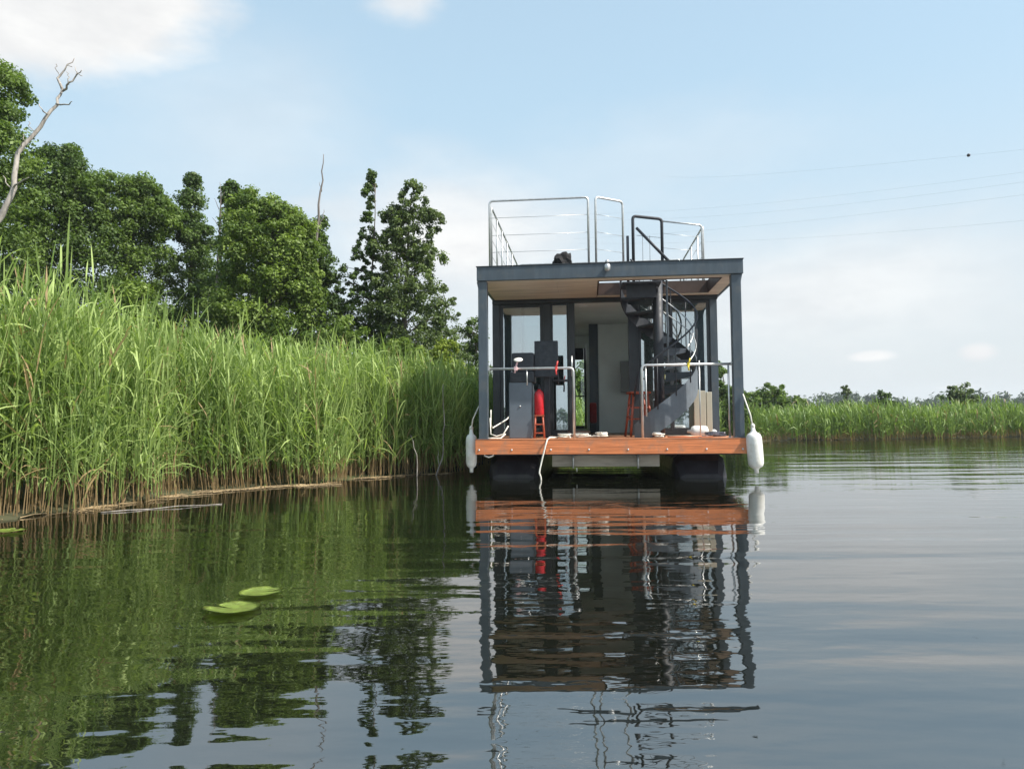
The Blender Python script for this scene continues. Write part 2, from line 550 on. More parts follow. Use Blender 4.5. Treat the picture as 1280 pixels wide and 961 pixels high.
def blades(base, direc, length, width, droop, nseg, side=None):
    """many tapering bent blades at once; returns verts, quads, count per blade"""
    n = len(base)
    direc = direc / np.linalg.norm(direc, axis=1, keepdims=True)
    if side is None:
        a = rng.uniform(0, 2 * np.pi, n)
        rnd = np.stack([np.cos(a), np.sin(a), rng.uniform(-.3, .3, n)], -1)
        side = np.cross(direc, rnd)
    side = side / np.maximum(np.linalg.norm(side, axis=1, keepdims=True), 1e-6)
    V = np.zeros((n, nseg + 1, 2, 3))
    for k in range(nseg + 1):
        t = k / nseg
        hor = direc.copy(); hor[:, 2] = 0
        hn = np.linalg.norm(hor, axis=1, keepdims=True)
        hor = hor / np.maximum(hn, 1e-6)
        p = base + direc * (length * t)[:, None]
        p[:, 2] -= droop * length * t ** 2.2
        p += hor * (droop * length * 0.35 * t ** 2)[:, None]
        wd = width * (math.sin(math.pi * min(1, 0.18 + 0.82 * t)) ** 0.7 if t < 1 else 0.03)
        V[:, k, 0] = p - side * (wd / 2)[:, None]
        V[:, k, 1] = p + side * (wd / 2)[:, None]
    V = V.reshape(-1, 3)
    per = (nseg + 1) * 2
    q = np.array([[2 * k, 2 * k + 1, 2 * k + 3, 2 * k + 2] for k in range(nseg)])
    Qd = (np.arange(n)[:, None, None] * per + q[None]).reshape(-1, 4)
    return V, Qd, per


class Acc:
    def __init__(s): s.V = []; s.Q = []; s.T = []; s.n = 0
    def add(s, V, Q, T):
        s.V.append(V); s.Q.append(Q + s.n); s.T.append(T); s.n += len(V)
    def out(s): return np.concatenate(s.V), np.concatenate(s.Q), np.concatenate(s.T)


def reed_field(acc, X, Y, H, nleaf, leaf_len, leaf_w, stem_w, nseg=3, dry=0.34, thick=1.0):
    n = len(X)
    Z = np.maximum(ground_z(X, Y), -0.08)
    base = np.stack([X, Y, Z], -1)
    # wind leans the whole bed a little
    lean = np.stack([rng.normal(-0.03, 0.07, n), rng.normal(-0.02, 0.07, n), np.ones(n)], -1)
    lean[:, :2] += 0.05 * np.stack([np.sin(X * 1.3 + Y), np.cos(Y * 1.7)], -1)
    wild = rng.random(n) < 0.04
    lean[wild, :2] += rng.normal(0, 0.35, (wild.sum(), 2))
    # stems: crossed narrow strips, dry and brown at the foot
    dryv = dry * rng.uniform(0.3, 1.5, n)
    for lo, hi, tn in ((np.zeros(n), dryv, 2.0), (dryv, np.full(n, 0.97), None)):
        b = base + lean * (H * lo)[:, None]
        for ang in (0, 1.57):
            a = np.full(n, ang) + rng.uniform(0, 1, n)
            side = np.stack([np.cos(a), np.sin(a), np.zeros(n)], -1)
            V = np.zeros((n, 2, 2, 3)); e = base + lean * (H * hi)[:, None]
            sw = np.full(n, stem_w)
            V[:, 0, 0] = b - side * sw[:, None] / 2; V[:, 0, 1] = b + side * sw[:, None] / 2
            V[:, 1, 0] = e - side * sw[:, None] / 3; V[:, 1, 1] = e + side * sw[:, None] / 3
            Qd = (np.arange(n)[:, None] * 4 + np.array([0, 1, 3, 2])[None])
            T = np.full(n * 4, 2.0) if tn else np.repeat(rng.uniform(.2, .8, n), 4)
            acc.add(V.reshape(-1, 3), Qd, T)
    stem_t = rng.uniform(-0.25, 0.25, n)
    old = rng.random(n) < 0.035
    for k in range(nleaf):
        f = 0.10 + 0.86 * (k + rng.uniform(0, 1, n)) / nleaf
        keep = ~((f < dryv) & (rng.random(n) < 0.5))
        b = (base + lean * (H * f)[:, None])[keep]
        m2 = len(b)
        a = rng.uniform(0, 2 * np.pi, n)[keep]
        tilt = np.radians(rng.uniform(8, 58, n)[keep] * (1.2 - 0.6 * f[keep]))
        d = np.stack([np.sin(tilt) * np.cos(a), np.sin(tilt) * np.sin(a), np.cos(tilt)], -1) + lean[keep] * 0.1
        L = rng.uniform(0.7, 1.2, m2) * leaf_len * (1.0 - 0.25 * np.abs(f[keep] - .6))
        W = rng.uniform(0.7, 1.25, m2) * leaf_w
        dr = rng.uniform(0.05, 0.9, m2) ** 2.0
        side = np.stack([-np.sin(a), np.cos(a), rng.normal(0, .6, m2)], -1)
        V, Qd, per = blades(b, d, L, W, dr, nseg, side)
        patch = 0.16 * np.sin(X * 2.1 + 1.3 * np.sin(Y * 1.7)) * np.cos(Y * 1.9 + X) + 0.10 * np.sin(X * .6 - Y * .5)
        t = np.clip(rng.normal(0.45, 0.27, m2) + stem_t[keep] + patch[keep] + 0.25 * (f[keep] - .5), 0, 1)
        dead = old[keep] | (rng.random(m2) < np.where(f[keep] < dryv[keep], 0.7, 0.012))
        t = np.where(dead, 2.0, t)
        acc.add(V, Qd, np.repeat(t, per))


def band_points(s0, s1, dmax, dens, jitter=0.35, power=1.3):
    """points on the land side of the shoreline between arc lengths s0 and s1"""
    n = int((s1 - s0) * dmax * dens)
    s = rng.uniform(s0, s1, n)
    d = dmax * rng.random(n) ** power - 0.08
    x = np.interp(s, S_CUM, SH[:, 0]); y = np.interp(s, S_CUM, SH[:, 1])
    x2 = np.interp(s + .2, S_CUM, SH[:, 0]); y2 = np.interp(s + .2, S_CUM, SH[:, 1])
    tx, ty = x2 - x, y2 - y
    L = np.hypot(tx, ty)
    wob = 0.16 * np.sin(s * 2.3) + 0.10 * np.sin(s * 5.1 + 1) + rng.normal(0, 0.05, n)
    d = d + wob
    return x - ty / L * d, y + tx / L * d


def s_of(px_, py_):
    k = np.argmin(np.hypot(SH[:, 0] - px_, SH[:, 1] - py_)); return S_CUM[k]


acc = Acc()
sA, sB, sC, sD = s_of(-4.9, 2.6), s_of(-1.26, 11.9), s_of(0.6, 20.5), s_of(60, 38)
X, Y = band_points(sA, sB, 3.2, 100, power=1.25)
reed_field(acc, X, Y, rng.normal(2.05, 0.20, len(X)) * np.interp(Y, [2, 7, 8.3, 9.3, 10.2, 12], [1.04, 1.0, .93, .87, .85, .87]), 13, 0.50, 0.0185, 0.009, 4, dry=0.15)
X, Y = band_points(sB, s_of(0.2, 18.5), 3.0, 75, power=1.25)
reed_field(acc, X, Y, rng.normal(1.68, 0.16, len(X)), 11, 0.46, 0.019, 0.010, 3, dry=0.17)
X, Y = band_points(s_of(0.2, 18.5), s_of(3.4, 25.2), 3.0, 30)
reed_field(acc, X, Y, rng.normal(1.45, 0.15, len(X)), 6, 0.48, 0.035, 0.015, 3, dry=0.17)
V, Qd, T = acc.out()
from_arrays('reed_bed', V, Qd, 'reed', tint=T, kind='stuff', label='tall green common reeds crowding the near left bank')
print('near reeds', len(Qd))

acc = Acc()
X, Y = band_points(s_of(3.4, 25.2), sD, 7.0, 30, power=1.4)
reed_field(acc, X, Y, rng.normal(1.15, 0.15, len(X)) * (1 + .10 * np.sin(X * .9) + .08 * np.sin(X * 2.3 + Y)), 4, 0.50, 0.050, 0.022, 2, dry=0.2)
X, Y = band_points(s_of(60, 38), s_of(140, 20), 5.0, 8)
reed_field(acc, X, Y, rng.normal(1.4, 0.15, len(X)), 4, 0.6, 0.10, 0.05, 2, dry=0.2)
V, Qd, T = acc.out()
from_arrays('far_reed_bed', V, Qd, 'reed_far', tint=T, kind='stuff', label='low band of green reeds along the far bank right of the houseboat')
print('far reeds', len(Qd))

# floating dead stalks and straw along the near bank
bm = bmesh.new()
random.seed(5)
for q in range(1300):
    s = random.uniform(sA, sB)
    if math.sin(s * 3.1) * math.sin(s * 1.37 + 1) + random.gauss(0, .25) > 0.12: continue
    x = float(np.interp(s, S_CUM, SH[:, 0])); y = float(np.interp(s, S_CUM, SH[:, 1]))
    x2 = float(np.interp(s + .3, S_CUM, SH[:, 0])); y2 = float(np.interp(s + .3, S_CUM, SH[:, 1]))
    t = Vector((x2 - x, y2 - y, 0)).normalized(); nn = Vector((-t.y, t.x, 0))
    d = 0.16 * math.sin(s * 2.3) + 0.10 * math.sin(s * 5.1 + 1) - abs(random.gauss(0.02, 0.05 + 0.16 * max(0, math.sin(s * 1.1 + 1) * math.sin(s * 2.7)))) + 0.06
    c = Vector((x, y, 0.008)) + nn * d
    a = random.gauss(0, 0.6) if random.random() < .75 else random.uniform(0, 3.1)
    dr = (t * math.cos(a) + nn * math.sin(a)) * random.uniform(0.06, 0.34)
    k = random.uniform(0.002, 0.006)
    add_tube(bm, [c - dr / 2, c + Vector((0, 0, random.uniform(0, .012))), c + dr / 2], [k, k, k * .6], 4)
from_bm('floating_straw', bm, 'straw', kind='stuff', label='tan dead stalks floating along the foot of the near reeds')

# a low growth of bank plants behind the reeds, so the soil never shows
acc = Acc()
n = 9000
X = rng.uniform(-26, 2, n); Y = rng.uniform(2, 34, n)
dd = shore_dist(X, Y); kk = (dd > 2.6) & (dd < 16); X, Y = X[kk], Y[kk]
n = len(X)
b = np.stack([X, Y, ground_z(X, Y)], -1)
for q in range(5):
    a = rng.uniform(0, 2 * np.pi, n); tl = np.radians(rng.uniform(8, 50, n))
    d = np.stack([np.sin(tl) * np.cos(a), np.sin(tl) * np.sin(a), np.cos(tl)], -1)
    V, Qd, per = blades(b + rng.normal(0, .12, (n, 3)) * [1, 1, 0], d, rng.uniform(0.5, 1.5, n), rng.uniform(.03, .07, n), rng.uniform(.1, .5, n), 2)
    acc.add(V, Qd, np.repeat(np.clip(rng.normal(.35, .25, n), 0, 1), per))
V, Qd, T = acc.out()
from_arrays('undergrowth', V, Qd, 'leaf_mid', tint=T, kind='stuff', label='rough green undergrowth between the reeds and the trees')


# ------------------------------------------------------------------ trees
def leaf_cloud(acc, C, R, per, size, rng, flat=0.8, tvar=None, top=None):
    """leaves in clumps: centres C (n,3), radii R, per leaves each"""
    n = len(C)
    c = np.repeat(C, per, 0); r = np.repeat(R, per)
    d = rng.normal(0, 1, (n * per, 3)); d /= np.linalg.norm(d, axis=1, keepdims=True)
    rad = r * rng.random(n * per) ** 0.55 * 1.12
    p = c + d * rad[:, None] * [1, 1, flat]
    nrm = d * 0.7 + rng.normal(0, 0.55, d.shape) + [0, 0, 0.45]
    nrm /= np.linalg.norm(nrm, axis=1, keepdims=True)
    u = np.cross(nrm, rng.normal(0, 1, d.shape)); u /= np.linalg.norm(u, axis=1, keepdims=True)
    v = np.cross(nrm, u)
    s = size * rng.uniform(0.6, 1.3, n * per)
    u = u * s[:, None] * 0.5; v = v * (s * rng.uniform(.5, .85, n * per))[:, None] * 0.5
    V = np.stack([p - u, p - v * 0.9 + nrm * (s * .08)[:, None], p + u, p + v * 0.9 + nrm * (s * .08)[:, None]], 1).reshape(-1, 3)
    Qd = np.arange(n * per * 4).reshape(-1, 4)
    ct = rng.normal(0.45, 0.22, n) if tvar is None else tvar
    t = np.clip(np.repeat(ct, per) + rng.normal(0, 0.16, n * per), 0, 1)
    acc.add(V, Qd, np.repeat(t, 4))


def tree(name, x, y, H, lobes, material, label, cat='tree', group=None, seed=0, clumps=160, per=90, leaf=0.13, crad=0.42, trunk=0.12, lean=(0, 0), bark='bark', zs=1.08):
    """lobes: list of (dx, dy, z, rx, ry, rz) ellipsoids that make the crown's outline"""
    r = np.random.default_rng(seed)
    if y < 26: lobes = [(l[0], l[1], l[2] * zs, l[3], l[4], l[5] * zs) for l in lobes]
    z0 = float(ground_z([x], [y])[0])
    root = empty(name, (x, y, z0), label=label, cat=cat, group=group)
    vol = np.array([l[3] * l[4] * l[5] for l in lobes]) ** 0.75
    cnt = np.maximum(3, (clumps * vol / vol.sum()).astype(int))
    Cs, Rs = [], []
    for l, n in zip(lobes, cnt):
        d = r.normal(0, 1, (n, 3)); d /= np.linalg.norm(d, axis=1, keepdims=True)
        q = r.random(n) ** 0.38
        Cs.append(np.array(l[:3]) + d * q[:, None] * np.array(l[3:6]))
        Rs.append(np.full(n, crad) * r.uniform(0.35, 1.0, n) * min(1, (l[3] / 0.8) ** .5))
    Cs = np.concatenate(Cs); Rs = np.concatenate(Rs)
    # sprigs that push out of the crown and break its outline
    ns = int(len(Cs) * .42)
    k = r.integers(0, len(Cs), ns)
    li = r.integers(0, len(lobes), ns)
    L = np.array(lobes)[li]
    d = r.normal(0, 1, (ns, 3)); d[:, 2] = np.abs(d[:, 2]) * 1.2; d /= np.linalg.norm(d, axis=1, keepdims=True)
    sp_ = L[:, :3] + d * L[:, 3:6] * r.uniform(.92, 1.14, (ns, 1))
    Cs = np.concatenate([Cs, sp_]); Rs = np.concatenate([Rs, crad * r.uniform(.25, .6, ns)])
    ok = Cs[:, 2] > 0.25; Cs = Cs[ok]; Rs = Rs[ok]
    a = Acc()
    if y < 26: leaf *= .66; per = int(per * 1.5)
    leaf_cloud(a, Cs, Rs, per, leaf, r)
    V, Qd, T = a.out()
    # trunk and limbs
    bm = bmesh.new()
    n = 9
    top = max(Cs[:, 2]) * 0.95
    spine = []
    wob = r.normal(0, 0.10, (n, 2)).cumsum(0) * 0.5
    for k in range(n):
        t = k / (n - 1)
        spine.append(Vector((lean[0] * t + wob[k, 0] * t, lean[1] * t + wob[k, 1] * t, top * t - 0.1 * (k == 0))))
    add_tube(bm, spine, [trunk * (1.25 - t * 0.25 if t == 0 else (1 - t * .9)) for t in [k / (n - 1) for k in range(n)]], 8)
    from_bm('trunk', bm, bark, root, smooth=True)
    bm = bmesh.new()
    idx = r.permutation(len(Cs))[:min(len(Cs), 46)]
    for q in idx:
        c = Vector(Cs[q])
        zt = max(0.1, min(0.95, (c.z - 0.45 * math.hypot(c.x, c.y)) / top))
        k = zt * (n - 1); k0 = int(k)
        p0 = spine[k0].lerp(spine[min(n - 1, k0 + 1)], k - k0)
        L = (c - p0).length
        if L < 0.15: continue
        mid = p0.lerp(c, 0.5) + Vector((r.normal(0, .05 * L), r.normal(0, .05 * L), .10 * L))
        tr = trunk * (1 - zt * .9)
        add_tube(bm, [p0, p0.lerp(mid, .55), mid, c], [min(tr * .6, .012 * L + .012), .010 * L + .008, .007 * L + .006, .005], 5, cap=False)
    from_bm('limbs', bm, bark, root, smooth=True, kind='stuff')
    from_arrays('crown', V, Qd, material, root, tint=T, kind='stuff')
    return root


GW = 'trees growing behind the reeds'
# far left giant
tree('alder_tree', -12.6, 15.6, 9, [(0, 0, 5.6, 1.9, 1.9, 2.0), (-.5, 0, 4, 2.4, 2.2, 2.2), (1.25, -.3, 6.2, .75, .8, .8), (-.3, .3, 7.3, 1.6, 1.6, 1.3), (.9, .2, 7.5, .6, .7, .6), (1.5, 0, 4.6, .8, .8, 1.2)], 'leaf_mid',
     'tallest broad alder cut by the frame edge behind the bleached dead trunk', group=GW, seed=11, clumps=360, per=110, trunk=.22, crad=.50)
tree('alder_tree', -12.2, 19.4, 9, [(0,0,6.4,.9,1.1,.95),(.45,0,6.2,.5,.8,.8),(-.1,.1,7.3,.45,.5,.35),(-.6,0,6.2,.8,1.2,1.1),(.3,0,5.2,1.1,1.5,1.3),(-1,0,5,1.2,1.5,1.5),(0,-.4,2.8,2.2,1.8,1.8)], 'leaf_dark',
     'dark rounded alder with a domed top next to the bleached dead trunk', group=GW, seed=12, clumps=330, per=110, trunk=.2, crad=.5)
tree('alder_tree', -11.0, 20.6, 9, [(-.3,0,6.7,.5,.9,.6),(.35,.1,6.5,.5,.8,.7),(.85,.2,6.0,.3,.7,.7),(-.1,0,5.9,.8,1.2,.8),(0,0,5,1.0,1.4,1.3),(0,-.3,2.8,1.9,1.8,1.8)], 'leaf_mid',
     'broad mid green alder between the domed dark tree and the pointed one', group=GW, seed=13, clumps=320, per=110, trunk=.18, crad=.48)
tree('alder_tree', -9.9, 22.0, 9, [(.05,0,7.45,.12,.15,.35),(0,0,6.8,.3,.4,.5),(-.15,0,6.3,.42,.5,.4),(.2,0,5.8,.5,.6,.5),(0,0,5,.7,1,1.0),(0,-.2,3,1.3,1.5,1.6)], 'leaf_dark',
     'slender dark alder with a pointed crown left of the grey dead spar', group=GW, seed=14, clumps=230, per=95, trunk=.16, crad=.42)
tree('alder_tree', -8.2, 20.5, 9, [(.15,0,6.5,.22,.3,.5),(.38,0,6.0,.32,.5,.6),(.35,0,5.2,.42,.6,.7),(.1,0,3.6,.9,1,1.3)], 'leaf_dark',
     'thin topped alder with small tufts rising beside the grey dead spar', group=GW, seed=15, clumps=120, per=80, trunk=.12, crad=.36)
tree('alder_tree', -6.3, 18.2, 9, [(-.55,.2,5.6,.36,.45,.6),(.0,.2,5.4,.4,.5,.6),(.5,.2,5.2,.36,.45,.65),(.95,0,4.8,.36,.45,.75),(-.4,0,4.7,.7,1,1),(.5,0,4.4,.75,1,1.1),(1.05,0,3.7,.42,.6,1.1),(0,0,3.0,1.25,1.4,1.4),(-.5,-.3,1.9,1.6,1.4,1.2)], 'leaf_light',
     'big bright green alder in front of the tall bare spar', group=GW, seed=16, clumps=420, per=120, trunk=.2, crad=.42)
tree('alder_tree', -5.3, 19.6, 9, [(0,0,5.0,.25,.4,.8),(.05,0,4.2,.35,.6,1.0),(0,0,2.8,.75,1,1.3)], 'leaf_dark',
     'dark narrow alder around the foot of the tall bare spar', group=GW, seed=17, clumps=130, per=95, trunk=.12, crad=.38)
tree('alder_tree', -3.98, 19.6, 8, [(.14, 0, 6.75, .10, .12, .35), (.05, 0, 6.2, .17, .2, .5), (.0, 0, 5.5, .15, .2, .6), (.12, 0, 5.0, .16, .2, .5), (-.05, 0, 4.8, .3, .3, .6), (-.35, 0, 4.1, .55, .5, .5), (.3, 0, 3.9, .45, .5, .6), (-.1, 0, 3.2, 1.1, .8, .9), (0, 0, 2.2, 1.3, 1, 1.1)], 'leaf_dark',
     'thin leaning alder stem with sparse tufts, left of the airy tree', group=GW, seed=18, clumps=330, per=40, trunk=.06, crad=.20, leaf=.115, lean=(.25, 0))
tree('alder_tree', -3.1, 19.4, 8, [(.45, 0, 6.25, .34, .4, .5), (.75, 0, 5.75, .5, .4, .3), (-.05, 0, 5.7, .35, .4, .45), (.3, 0, 5.2, .7, .6, .5), (.85, 0, 4.75, .5, .4, .35), (-.2, 0, 4.9, .45, .5, .6), (.3, 0, 4.1, 1.0, .8, .6), (.1, 0, 3.2, 1.25, 1, .9), (.6, 0, 2.2, 1.4, 1, .9)], 'leaf_grey',
     'airy tall alder with gaps in its crown left of the houseboat', group=GW, seed=19, clumps=430, per=52, trunk=.13, crad=.25, leaf=.12, lean=(.4, 0))
tree('alder_tree', -2.3, 24.5, 6, [(-.1, 0, 4.3, .5, .5, .7), (.25, 0, 3.3, .8, .7, .9), (-.5, 0, 3.6, .5, .5, .6), (-.2, 0, 2.2, 1.3, .8, 1)], 'leaf_grey',
     'small grey green alder farthest along the left bank', group=GW, seed=20, clumps=80, per=75, trunk=.08, crad=.32, leaf=.12)
tree('young_tree', -1.25, 24.5, 6, [(0, 0, 3.2, .4, .4, .7), (0, 0, 2.2, .6, .6, .8)], 'leaf_dark',
     'little dark tree peeping out beside the left roof column of the houseboat', group=GW, seed=21, clumps=50, per=75, trunk=.06, crad=.3, leaf=.12)
# bushes in front
GB = 'bushes at the back of the reed bed'
for (bx_, by_, hz, rx, mt, lb, sd_) in [
    (-7.6, 14.2, 3.2, .75, 'leaf_light', 'light green bush poking above the reeds in front of the darkest trees', 31),
    (-3.95, 16.2, 2.7, .95, 'leaf_light', 'light green bush below the tall bare spar', 32),
    (-2.75, 17.2, 2.35, .95, 'leaf_light', 'bright green bush under the thin leaning alder', 33),
    (-1.8, 17.8, 2.45, .8, 'leaf_yellow', 'yellow green bush near the houseboat at the end of the tree line', 34),
    (-10.6, 13.6, 2.7, 1.2, 'leaf_mid', 'mid green bush at the foot of the bleached dead trunk', 35),
    (-5.5, 15.4, 2.3, 1.1, 'leaf_mid', 'mid green bush under the big bright alder', 36)]:
    tree('bush', bx_, by_, hz, [(0, 0, hz * .62, rx, rx, hz * .4), (rx * .4, 0, hz * .45, rx * .7, rx * .7, hz * .4), (-rx * .5, 0, hz * .4, rx * .7, rx * .7, hz * .38), (.1, 0, hz * .92, rx * .35, rx * .35, .3)],
         mt, lb, cat='bush', group=GB, seed=sd_, clumps=110, per=85, trunk=.05, crad=.3, leaf=.11)

tree('bush', 2.6, 28.0, 5, [(0, 0, 2.1, .9, .8, 1.0), (-.5, 0, 1.5, .8, .8, 1), (.5, 0, 1.4, .8, .8, .9)], 'leaf_mid',
     'green bush seen through the open doors of the houseboat', cat='bush', seed=46, clumps=110, per=70, trunk=.08, crad=.32, leaf=.12)
# trees and bushes on the right
tree('alder_tree', 8.7, 29.4, 5, [(0, 0, 2.0, .55, .5, .7), (-.4, 0, 1.6, .55, .5, .8), (.4, 0, 1.3, .6, .6, .7), (-.3, 0, 2.7, .35, .35, .4), (.0, 0, .9, .9, .7, .6)], 'leaf_dark',
     'dark leafy tree showing on both sides of the right roof column', seed=41, clumps=110, per=70, trunk=.08, crad=.32, leaf=.12)
tree('bush', 14.6, 40.5, 3, [(0, 0, 1.9, .9, .8, .8), (-1.0, 0, 1.4, 1, .8, .7), (1.1, 0, 1.3, .9, .8, .6)], 'leaf_mid',
     'wide low bush beyond the right bank nearest the houseboat', cat='bush', seed=42, clumps=70, per=60, trunk=.06, crad=.42, leaf=.19)
tree('small_tree', 27.8, 60, 3, [(0, 0, 2.6, .3, .3, .7), (0, 0, 1.6, .6, .5, .5)], 'leaf_grey',
     'tiny slim tree standing up from the far tree line', seed=43, clumps=26, per=50, trunk=.05, crad=.35, leaf=.2)
tree('small_tree', 24.5, 47.5, 3, [(.1, 0, 2.0, .45, .4, .35), (-.3, 0, 1.5, .6, .5, .4), (.5, 0, 1.3, .6, .5, .35)], 'leaf_dark',
     'small round tree above the far reeds, middle one of three', seed=44, clumps=34, per=50, trunk=.05, crad=.32, leaf=.17)
tree('small_tree', 26.6, 42.8, 4, [(0, 0, 2.1, .75, .7, .6), (-.45, 0, 1.5, .6, .6, .6), (.45, 0, 1.5, .65, .6, .6), (0, 0, .9, 1.1, .8, .6)], 'leaf_grey',
     'round bushy tree standing alone toward the right frame edge', seed=45, clumps=70, per=60, trunk=.07, crad=.32, leaf=.15)

# distant woods all round the marsh: one mass nobody could count
acc = Acc()
n = 3400
ang = rng.uniform(0, 2 * np.pi, n)
Rr = rng.uniform(250, 300, n)
hh = 5.2 + 1.6 * np.sin(ang * 9 + 1) + 1.3 * np.sin(ang * 23) + 1.0 * np.sin(ang * 57)
hh = np.where((ang > 0.6) & (ang < 1.4), hh * (.82 + .35 * (1.4 - ang)) + 1.6, hh + 2)
C = np.stack([Rr * np.cos(ang), Rr * np.sin(ang), rng.uniform(0, 1, n) ** .6 * hh + 2.5 * (shore_dist(Rr * np.cos(ang), Rr * np.sin(ang)) > 0)], -1)
leaf_cloud(acc, C, rng.uniform(1.5, 3.2, n), 42, 1.3, rng)
V, Qd, T = acc.out()
from_arrays('distant_woods', V, Qd, 'leaf_far', tint=T, kind='stuff', label='low bluish green woods along the horizon')

# ------------------------------------------------------------------ dead trees
def dead_tree(name, chains, material, label, cat='dead tree', group=None, seg=8):
    o = Vector(chains[0][0][0])
    root = empty(name, o, label=label, cat=cat, group=group)
    bm = bmesh.new()
    add_tube(bm, [Vector(p) - o for p in chains[0][0]], chains[0][1], seg)
    from_bm('trunk', bm, material, root, smooth=True)
    for pts, rads in chains[1:]:
        bm = bmesh.new()
        add_tube(bm, [Vector(p) - o for p in pts], rads, 6)
        from_bm('branch', bm, material, root, smooth=True)
    return root


def wiggle(pts, n, amp, seed):
    r = random.Random(seed)
    out = []
    for a, b in zip(pts, pts[1:]):
        a, b = Vector(a), Vector(b)
        for k in range(n):
            p = a.lerp(b, k / n)
            if out: p += Vector((r.gauss(0, amp), r.gauss(0, amp), r.gauss(0, amp * .5)))
            out.append(p)
    out.append(Vector(pts[-1]))
    return out


def lin(a, b, n): return [a + (b - a) * k / (n - 1) for k in range(n)]
DT = DEAD_PTS = None
def P(x, y, d):
    """point of the dead trees, measured as sight lines at distance d"""
    v = fw * 900 + rt * (x - 640) + up * (480.5 - y)
    return Vector((0, 0, CAM_H)) + v * (d / v.y)


t0 = wiggle([P(-75, 430, 11.5), P(-45, 330, 11.5), P(2, 270, 11.6), P(17, 235, 11.6), P(21, 192, 11.7), P(50, 158, 11.8), P(70, 130, 11.9), P(78, 112, 12)], 3, .012, 1)
t0[0].z = 0.1
dead_tree('bleached_dead_tree', [(t0, lin(.060, .018, len(t0)))] + [
    (wiggle(a, 3, .012, k), lin(r0, .006, (len(a) - 1) * 3 + 1)) for k, (a, r0) in enumerate([
        ([P(78, 112, 12), P(72, 98, 12.1), P(80, 86, 12.1), P(93, 73, 12.2)], .024),
        ([P(78, 114, 12), P(88, 104, 11.9), P(95, 95, 11.9), P(102, 88, 11.8)], .02),
        ([P(95, 95, 11.9), P(94, 84, 12.0)], .01),
        ([P(70, 130, 11.9), P(84, 131, 11.8), P(90, 127, 11.7)], .014),
        ([P(52, 157, 11.8), P(58, 143, 12.0)], .012),
        ([P(17, 235, 11.6), P(28, 226, 11.5), P(36, 222, 11.4)], .018),
        ([P(2, 270, 11.6), P(-12, 240, 11.9), P(-25, 205, 12.2)], .03),
        ([P(60, 143, 11.85), P(52, 138, 11.6), P(49, 130, 11.6)], .012),
        ([P(74, 96, 12.1), P(70, 88, 12.1), P(70, 80, 12.1)], .007), ([P(84, 82, 12.1), P(90, 84, 12.1)], .006), ([P(98, 92, 11.8), P(103, 95, 11.8)], .006),
        ([P(86, 106, 11.9), P(86, 96, 11.9), P(83, 90, 11.9)], .009), ([P(45, 165, 11.8), P(38, 160, 11.8), P(36, 152, 11.8)], .008), ([P(24, 185, 11.7), P(30, 176, 11.6), P(29, 168, 11.6)], .009),
        ([P(18, 240, 11.6), P(8, 228, 11.6), P(4, 220, 11.6)], .012)])], 'dead_wood',
    'bleached leaning dead tree with a forked bare top at the left edge')
t1 = wiggle([P(385, 430, 19.0), P(393, 330, 19.0), P(399, 270, 19.0), P(403, 225, 19), P(404.5, 193, 19)], 3, .02, 9)
t1[0].z = 0.2
dead_tree('bare_spar', [(t1, lin(.055, .009, len(t1)))] + [
    (wiggle(a, 3, .015, 20 + k), lin(r0, .005, (len(a) - 1) * 3 + 1)) for k, (a, r0) in enumerate([
        ([P(397, 290, 19.), P(404, 272, 19), P(405, 262, 19)], .018), ([P(395, 310, 19.), P(386, 292, 19)], .016),
        ([P(391, 340, 19.), P(398, 325, 18.9)], .02), ([P(402, 240, 19.), P(399, 228, 19)], .01)])], 'dead_grey',
    'tall thin bare spar standing above the bright alder')
t2 = wiggle([P(272, 420, 20.0), P(272, 330, 20.0), P(275, 270, 20.0), P(275, 228, 20)], 3, .02, 19)
t2[0].z = 0.2
dead_tree('bare_spar', [(t2, lin(.05, .006, len(t2)))] + [
    (wiggle(a, 3, .015, 40 + k), lin(r0, .005, (len(a) - 1) * 3 + 1)) for k, (a, r0) in enumerate([
        ([P(275, 275, 20), P(283, 262, 20)], .014), ([P(275, 285, 20), P(265, 272, 20)], .014), ([P(274, 262, 20), P(268, 248, 20)], .01),
        ([P(274, 300, 20), P(286, 290, 20)], .015), ([P(275, 250, 20), P(281, 240, 20)], .008)])], 'dead_grey',
    'short grey dead spar in the gap between two alder crowns')
# thin pale branches standing in the shaded reeds
b0 = wiggle([(-1.24, 11.55, -.05), (-1.12, 11.55, .35), (-1.08, 11.5, .8), (-1.1, 11.45, 1.45)], 4, .01, 3)
dead_tree('bare_branch', [(b0, lin(.014, .005, len(b0)))] + [(wiggle([b0[2], b0[2] + Vector((-.03, 0, .14)), b0[2] + Vector((-.02, 0, .25))], 2, .006, 4), lin(.009, .003, 5))], 'dead_wood',
          'curved pale branch standing in the water before the shaded reeds', cat='branch')
b1 = wiggle([(-1.5, 11.3, -.05), (-1.5, 11.25, .35), (-1.58, 11.2, .65)], 3, .01, 8)
dead_tree('bare_branch', [(b1, lin(.012, .004, len(b1)))], 'dead_wood', 'short pale stalk left of the curved branch at the shaded reeds', cat='branch')
fs = wiggle([(-3.95, 6.95, .006), (-3.4, 7.35, .012), (-3.05, 7.6, .006)], 3, .006, 5)
tube('floating_stalk', fs, lin(.005, .003, len(fs)), 'dead_wood', seg=6, label='long pale stalk floating just off the near reeds', cat='stalk')


